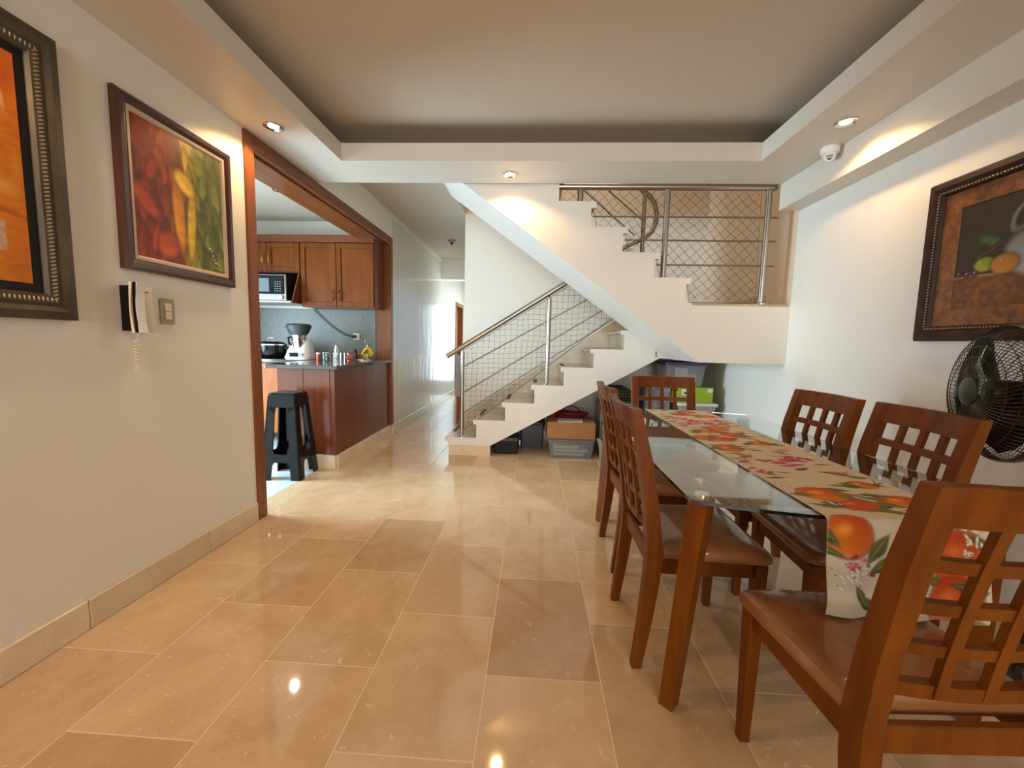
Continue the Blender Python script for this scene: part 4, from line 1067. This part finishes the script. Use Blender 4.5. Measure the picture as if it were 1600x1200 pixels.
tag(obj('countertop', bm, 'granite_top'), 'dark polished granite countertop on the kitchen peninsula', 'countertop')
bm = B(); box(bm, -3.85, -1.968, 4.982, 4.999, .959, 1.558); tag(obj('backsplash', bm, 'granite_splash'), 'speckled grey granite backsplash under the wall cabinets', 'backsplash')
# wall cabinets
def cab_door(parent, x0, x1, z0, z1, yf, hx, hz0, hz1):
    bm = B(); w = .055
    box(bm, x0, x1, yf+.006, yf+.018, z0, z1)
    for a, b, c_, d2 in ((x0, x0+w, z0, z1), (x1-w, x1, z0, z1), (x0+w, x1-w, z0, z0+w), (x0+w, x1-w, z1-w, z1)): box(bm, a, b, yf-.006, yf+.006, c_, d2, .003)
    d = obj('door', bm, 'wood_cabinet', parent)
    bm = B(); P_ = [(hx, yf-.0065, hz0)]+[(hx, yf-.006-.03*math.sin(math.pi*k/8)-.001, hz0+(hz1-hz0)*k/8) for k in range(1, 8)]+[(hx, yf-.0065, hz1)]
    tube(bm, P_, .006, 6); obj('handle', bm, 'brass', d, True)
YC = 4.67
t = thing('wall_cabinet', (-2.29, 4.83, 1.56), 'tall two-door wall cabinet beside the microwave', 'cabinet')
bm = B(); box(bm, -2.724, -1.856, YC+.0185, 4.998, 1.560, 2.292); obj('carcass', bm, 'wood_trim_cab', t)
cab_door(t, -2.720, -2.302, 1.566, 2.286, YC, -2.336, 1.64, 1.76); cab_door(t, -2.297, -1.862, 1.566, 2.286, YC, -2.262, 1.64, 1.76)
t = thing('wall_cabinet', (-3.25, 4.83, 1.95), 'short two-door wall cabinet above the microwave', 'cabinet')
bm = B(); box(bm, -3.62, -2.728, YC+.0185, 4.998, 1.950, 2.292); obj('carcass', bm, 'wood_trim_cab', t)
cab_door(t, -3.12, -2.732, 1.956, 2.286, YC, -3.085, 2.03, 2.17); cab_door(t, -3.60, -3.125, 1.956, 2.286, YC, -3.16, 2.03, 2.17)
bm = B(); box(bm, -3.62, -1.852, YC-.012, 4.998, 2.293, 2.375, .004); tag(obj('cornice_board', bm, 'wood_trim_cab'), 'long wooden cornice board along the top of the wall cabinets', 'cornice')
t = thing('microwave_shelf', (-3.2, 4.8, 1.59), 'open wooden microwave niche under the short cabinet', 'shelf')
bm = B(); box(bm, -3.62, -2.745, 4.50, 4.998, 1.590, 1.612, .002); obj('board', bm, 'grey_switch', t)
bm = B(); prism(bm, [(4.50, 1.59), (4.998, 1.59), (4.998, 1.949), (4.66, 1.949)], 'x', -2.744, -2.729); obj('side', bm, 'wood_trim_cab', t)
bm = B(); box(bm, -3.62, -2.746, 4.975, 4.997, 1.613, 1.949); obj('back', bm, 'black_matte', t)
t = thing('microwave', (-3.06, 4.72, 1.613), 'stainless microwave oven in the wall niche', 'microwave')
bm = B(); box(bm, -3.33, -2.835, 4.565, 4.90, 1.617, 1.912, .005); obj('body', bm, 'oven_steel', t)
bm = B(); box(bm, -3.315, -2.86, 4.556, 4.5645, 1.69, 1.898, .003); f = obj('front_glass', bm, 'screen', t)
bm = B(); box(bm, -3.29, -3.03, 4.5535, 4.5557, 1.715, 1.865); obj('window', bm, 'mw_window', f)
bm = B(); lathe(bm, [(.022, 4.548), (.022, 4.5645)], (-2.895, 0, 1.655), 20, 'y'); obj('dial', bm, 'chrome', t, True)
bm = B()
for j in range(5):
    for i in range(3): box(bm, -2.965+.028*i, -2.95+.028*i, 4.5545, 4.5558, 1.72+.026*j, 1.728+.026*j)
obj('key_marks', bm, 'grey_switch', f)
for x in (-3.3, -2.87):
    bm = B(); box(bm, x-.012, x+.012, 4.60, 4.62, 1.6125, 1.617); obj('foot', bm, 'black_matte', t)
KZ = .958
# slow cooker
c0 = (-3.02, 4.55)
t = thing('slow_cooker', (c0[0], c0[1], KZ), 'black oval slow cooker with a chrome rim and glass lid', 'slow cooker')
def oval(z, w, d): return [(c0[0]+w/2*math.cos(a), c0[1]+d/2*math.sin(a), z) for a in [2*math.pi*k/28 for k in range(28)]]
bm = B(); loft(bm, [oval(KZ, .27, .20), oval(KZ+.02, .31, .23), oval(KZ+.15, .33, .25)]); b_ = obj('pot', bm, 'black_plastic', t, True)
bm = B(); loft(bm, [oval(KZ+.1505, .335, .255), oval(KZ+.162, .34, .26), oval(KZ+.165, .33, .25)]); obj('rim', bm, 'chrome', t, True)
bm = B(); loft(bm, [oval(KZ+.1655, .32, .24), oval(KZ+.185, .27, .20), oval(KZ+.195, .15, .11)]); l = obj('lid', bm, 'black_plastic', t, True)
bm = B(); tube(bm, [(c0[0]-.04, c0[1], KZ+.19), (c0[0]-.035, c0[1], KZ+.235), (c0[0]+.035, c0[1], KZ+.235), (c0[0]+.04, c0[1], KZ+.19)], .007, 8); obj('lid_handle', bm, 'chrome', l, True)
bm = B(); lathe(bm, [(.022, -.006), (.022, .008)], (c0[0]-.07, c0[1]-.121, KZ+.06), 16, 'y'); obj('knob', bm, 'dark_grey', b_, True)
for s in (-1, 1):
    bm = B(); box(bm, c0[0]+s*.175-.022, c0[0]+s*.175+.022, c0[1]-.03, c0[1]+.03, KZ+.115, KZ+.135, .006); obj('handle', bm, 'black_matte', t)
# food processor
c0 = (-2.64, 4.48)
t = thing('food_processor', (c0[0], c0[1], KZ), 'white cooking blender with steel jug and black steamer bowl', 'food processor')
bm = B(); loft(bm, [rrect(c0[0], c0[1], KZ, .27, .25, .08, 5), rrect(c0[0], c0[1], KZ+.02, .285, .265, .085, 5), rrect(c0[0], c0[1]+.015, KZ+.10, .25, .22, .08, 5), rrect(c0[0]+.01, c0[1]+.03, KZ+.20, .20, .14, .05, 5), rrect(c0[0]+.03, c0[1]+.05, KZ+.23, .13, .08, .03, 5)]); b_ = obj('base', bm, 'white_plastic', t, True)
bm = B(); box(bm, c0[0]-.05, c0[0]+.045, c0[1]-.135, c0[1]-.128, KZ+.032, KZ+.078, .003); bmesh.ops.rotate(bm, verts=bm.verts, cent=(c0[0], c0[1]-.13, KZ+.03), matrix=Matrix.Rotation(-.0, 3, 'X')); obj('display', bm, 'screen', b_)
bm = B(); lathe(bm, [(.018, -.016), (.018, .002)], (c0[0]+.085, c0[1]-.122, KZ+.055), 18, 'y'); obj('dial', bm, 'chrome', b_, True)
jx, jy = c0[0]+.005, c0[1]-.03
bm = B(); lathe(bm, [(.055, KZ+.115), (.062, KZ+.13), (.075, KZ+.25), (.078, KZ+.27)], (jx, jy, 0), 28); j_ = obj('jug', bm, 'chrome', t, True)
bm = B(); tube(bm, [(jx-.07, jy-.02, KZ+.25), (jx-.105, jy-.03, KZ+.24), (jx-.10, jy-.03, KZ+.18), (jx-.068, jy-.02, KZ+.155)], .011, 8); obj('jug_handle', bm, 'black_plastic', j_, True)
bm = B(); loft(bm, [[(jx+w/2*math.cos(a), jy+d/2*math.sin(a), z) for a in [2*math.pi*k/28 for k in range(28)]] for z, w, d in ((KZ+.271, .17, .15), (KZ+.30, .22, .18), (KZ+.36, .27, .21), (KZ+.375, .28, .22), (KZ+.395, .24, .19), (KZ+.40, .1, .08))]); obj('steamer', bm, 'dark_grey', t, True)
# small kitchen things
def pot(name, x, y, prof, m_, label, cat, capm=None, seg=18):
    t = thing(name, (x, y, KZ), label, cat)
    bm = B(); lathe(bm, [(r, KZ+h) for r, h in prof], (x, y, 0), seg); obj('body', bm, m_, t, True)
    if capm:
        r, h = prof[-1]; bm = B(); lathe(bm, [(r*1.05, KZ+h+.0005), (r*1.05, KZ+h+.018)], (x, y, 0), seg); obj('cap', bm, capm, t, True)
    return t
pot('spice_jar', -2.40, 4.42, [(.02, 0), (.022, .01), (.022, .055), (.02, .065)], 'orange_jar', 'small orange spice jar in front of the wall socket', 'jar', 'white_plastic')
pot('glass_jar', -3.34, 4.55, [(.05, 0), (.055, .02), (.055, .09), (.035, .12), (.035, .13)], 'jar_glass', 'squat glass jar left of the slow cooker', 'jar', 'dark_grey')
pot('drinking_glass', -2.31, 4.40, [(.026, 0), (.033, .09), (.031, .09), (.025, .006)], 'jar_glass', 'clear tumbler in front of the glass rack', 'glass')
pot('drinking_glass', -2.12, 4.30, [(.024, 0), (.03, .075), (.028, .075), (.023, .006)], 'jar_glass', 'clear tumbler near the counter edge in front of the bananas', 'glass')
t = thing('glass_rack', (-2.2, 4.5, KZ), 'low wire rack with glassware on the granite counter', 'rack')
for z in (.02, .05, .08):
    bm = B(); tube(bm, [(x, y, KZ+z) for x, y in ((-2.36, 4.44), (-2.07, 4.44), (-2.07, 4.62), (-2.36, 4.62))], .003, 5, closed=True); obj('wire', bm, 'chrome', t)
for k in range(8):
    for y in (4.44, 4.62):
        bm = B(); tube(bm, [(-2.36+.0414*k, y, KZ), (-2.36+.0414*k, y, KZ+.085)], .0025, 5); obj('wire', bm, 'chrome', t)
pot('metal_shaker', -2.25, 4.54, [(.03, .0), (.034, .05), (.028, .11), (.018, .14), (.02, .16), (.008, .175)], 'chrome', 'shiny metal shaker standing inside the wire rack', 'shaker')
pot('pepper_mill', -2.10, 4.70, [(.02, .0), (.02, .05), (.012, .07), (.018, .10), (.01, .12)], 'black_plastic', 'dark pepper mill behind the wire rack', 'mill')
# fruit
t = thing('banana_stand', (-1.96, 4.62, KZ), 'chrome banana hook with a wire basket base', 'fruit stand')
bm = B(); tube(bm, [(-1.96+.09*math.cos(a), 4.62+.09*math.sin(a), KZ+.006) for a in [2*math.pi*k/20 for k in range(20)]], .005, 6, closed=True); obj('base_ring', bm, 'chrome', t)
bm = B(); tube(bm, [(-1.96, 4.71, KZ+.006), (-1.965, 4.71, KZ+.18), (-1.965, 4.69, KZ+.225), (-1.965, 4.66, KZ+.225), (-1.965, 4.65, KZ+.20)], .005, 6); obj('hook', bm, 'chrome', t)
for k in range(4):
    bm = B(); P_ = []; R_ = []
    for i in range(9):
        s = i/8; a = -.2+1.6*s; P_.append((-1.98+.02*k+.10*s, 4.60-.03*k+.02*math.sin(a), KZ+.03+.012*k+.075*math.sin(math.pi*(s*.8+.15)))); R_.append(.005+.014*math.sin(math.pi*min(1, s*.95+.05))**.6)
    tube(bm, P_, R_, 7); tag(obj('banana', bm, 'banana', None, True), ['yellow banana lowest in the bunch on the counter', 'yellow banana second in the bunch on the counter', 'yellow banana third in the bunch on the counter', 'yellow banana topmost in the bunch on the counter'][k], 'banana', 'bananas on the counter')
for k, (x, y, m_) in enumerate(((-2.03, 4.40, 'red_fruit'), (-2.02, 4.80, 'banana'), (-2.14, 4.82, 'red_fruit'))):
    bm = B(); lathe(bm, [(.001, KZ+.012), (.022, KZ+.004), (.037, KZ+.03), (.036, KZ+.052), (.02, KZ+.072), (.002, KZ+.066)], (x, y, 0), 16, cap=False); t = tag(obj('mango', bm, m_, None, True), ['reddish mango nearest the viewer beside the bananas', 'yellow mango behind the bananas', 'reddish mango by the backsplash behind the wire rack'][k], 'fruit')
    bm = B(); tube(bm, [(x, y, KZ+.066), (x+.004, y, KZ+.082)], .003, 5); obj('stem', bm, 'green_dark', t)
# socket and cable
t = thing('wall_socket', (-2.21, 4.98, 1.2), 'pale wall socket on the granite backsplash', 'socket')
bm = B(); box(bm, -2.25, -2.17, 4.972, 4.9815, 1.19, 1.27, .003); obj('plate', bm, 'cream_plastic', t)
bm = B(); tube(bm, [(-2.74, 4.96, 1.555), (-2.65, 4.96, 1.47), (-2.5, 4.96, 1.34), (-2.35, 4.955, 1.25), (-2.25, 4.95, 1.23)], .006, 6)
c_ = tag(obj('power_cable', bm, 'cable', None, True), 'black cable hanging from the cabinet to the wall socket', 'cable')
bm = B(); box(bm, -2.255, -2.205, 4.94, 4.9715, 1.21, 1.25, .006); obj('plug', bm, 'black_matte', c_)

# black plastic stool
SX, SY, SH = -2.105, 3.37, .735
t = thing('plastic_stool', (SX, SY, 0), 'black plastic stool standing in the kitchen opening', 'stool')
def wz(z): return .165-.055*(z/SH)      # half width
def side(bm, a):
    ca, sa = math.cos(a), math.sin(a)
    def pt(s, z, off=0):
        w = wz(z)-off; x, y = s*wz(z), -w
        return (SX+x*ca-y*sa, SY+x*sa+y*ca, z)
    def piece(poly):
        A = [bm.verts.new(pt(s, z)) for s, z in poly]; C_ = [bm.verts.new(pt(s, z, .012)) for s, z in poly]
        bm.faces.new(A); bm.faces.new(C_[::-1]); n = len(A)
        for i in range(n): bm.faces.new((A[i], C_[i], C_[(i+1) % n], A[(i+1) % n]))
    for g in (-1, 1): piece([(g*1, 0), (g*.52, 0), (g*.47, .14), (g*.46, .62), (g*1, .62)])
    piece([(-.48, .12), (-.38, .15), (.38, .15), (.48, .12), (.47, .27), (.42, .235), (.34, .22), (-.34, .22), (-.42, .235), (-.47, .27)])
    piece([(-1, .62), (-.46, .56), (-.42, .60), (-.32, .615), (.32, .615), (.42, .60), (.46, .56), (1, .62), (1, .70), (.9, .725), (-.9, .725), (-1, .70)])
bm = B()
for a in range(4): side(bm, math.radians(90*a+4))
obj('legs_and_sides', bm, 'black_plastic', t)
bm = B()
secs = [rrect(0, 0, .705, .225, .225, .03), rrect(0, 0, .727, .235, .235, .035), rrect(0, 0, SH, .21, .21, .035)]
loft(bm, secs); bmesh.ops.transform(bm, matrix=Matrix.Translation((SX, SY, 0)) @ Matrix.Rotation(math.radians(4), 4, 'Z'), verts=bm.verts); obj('seat', bm, 'black_plastic', t)
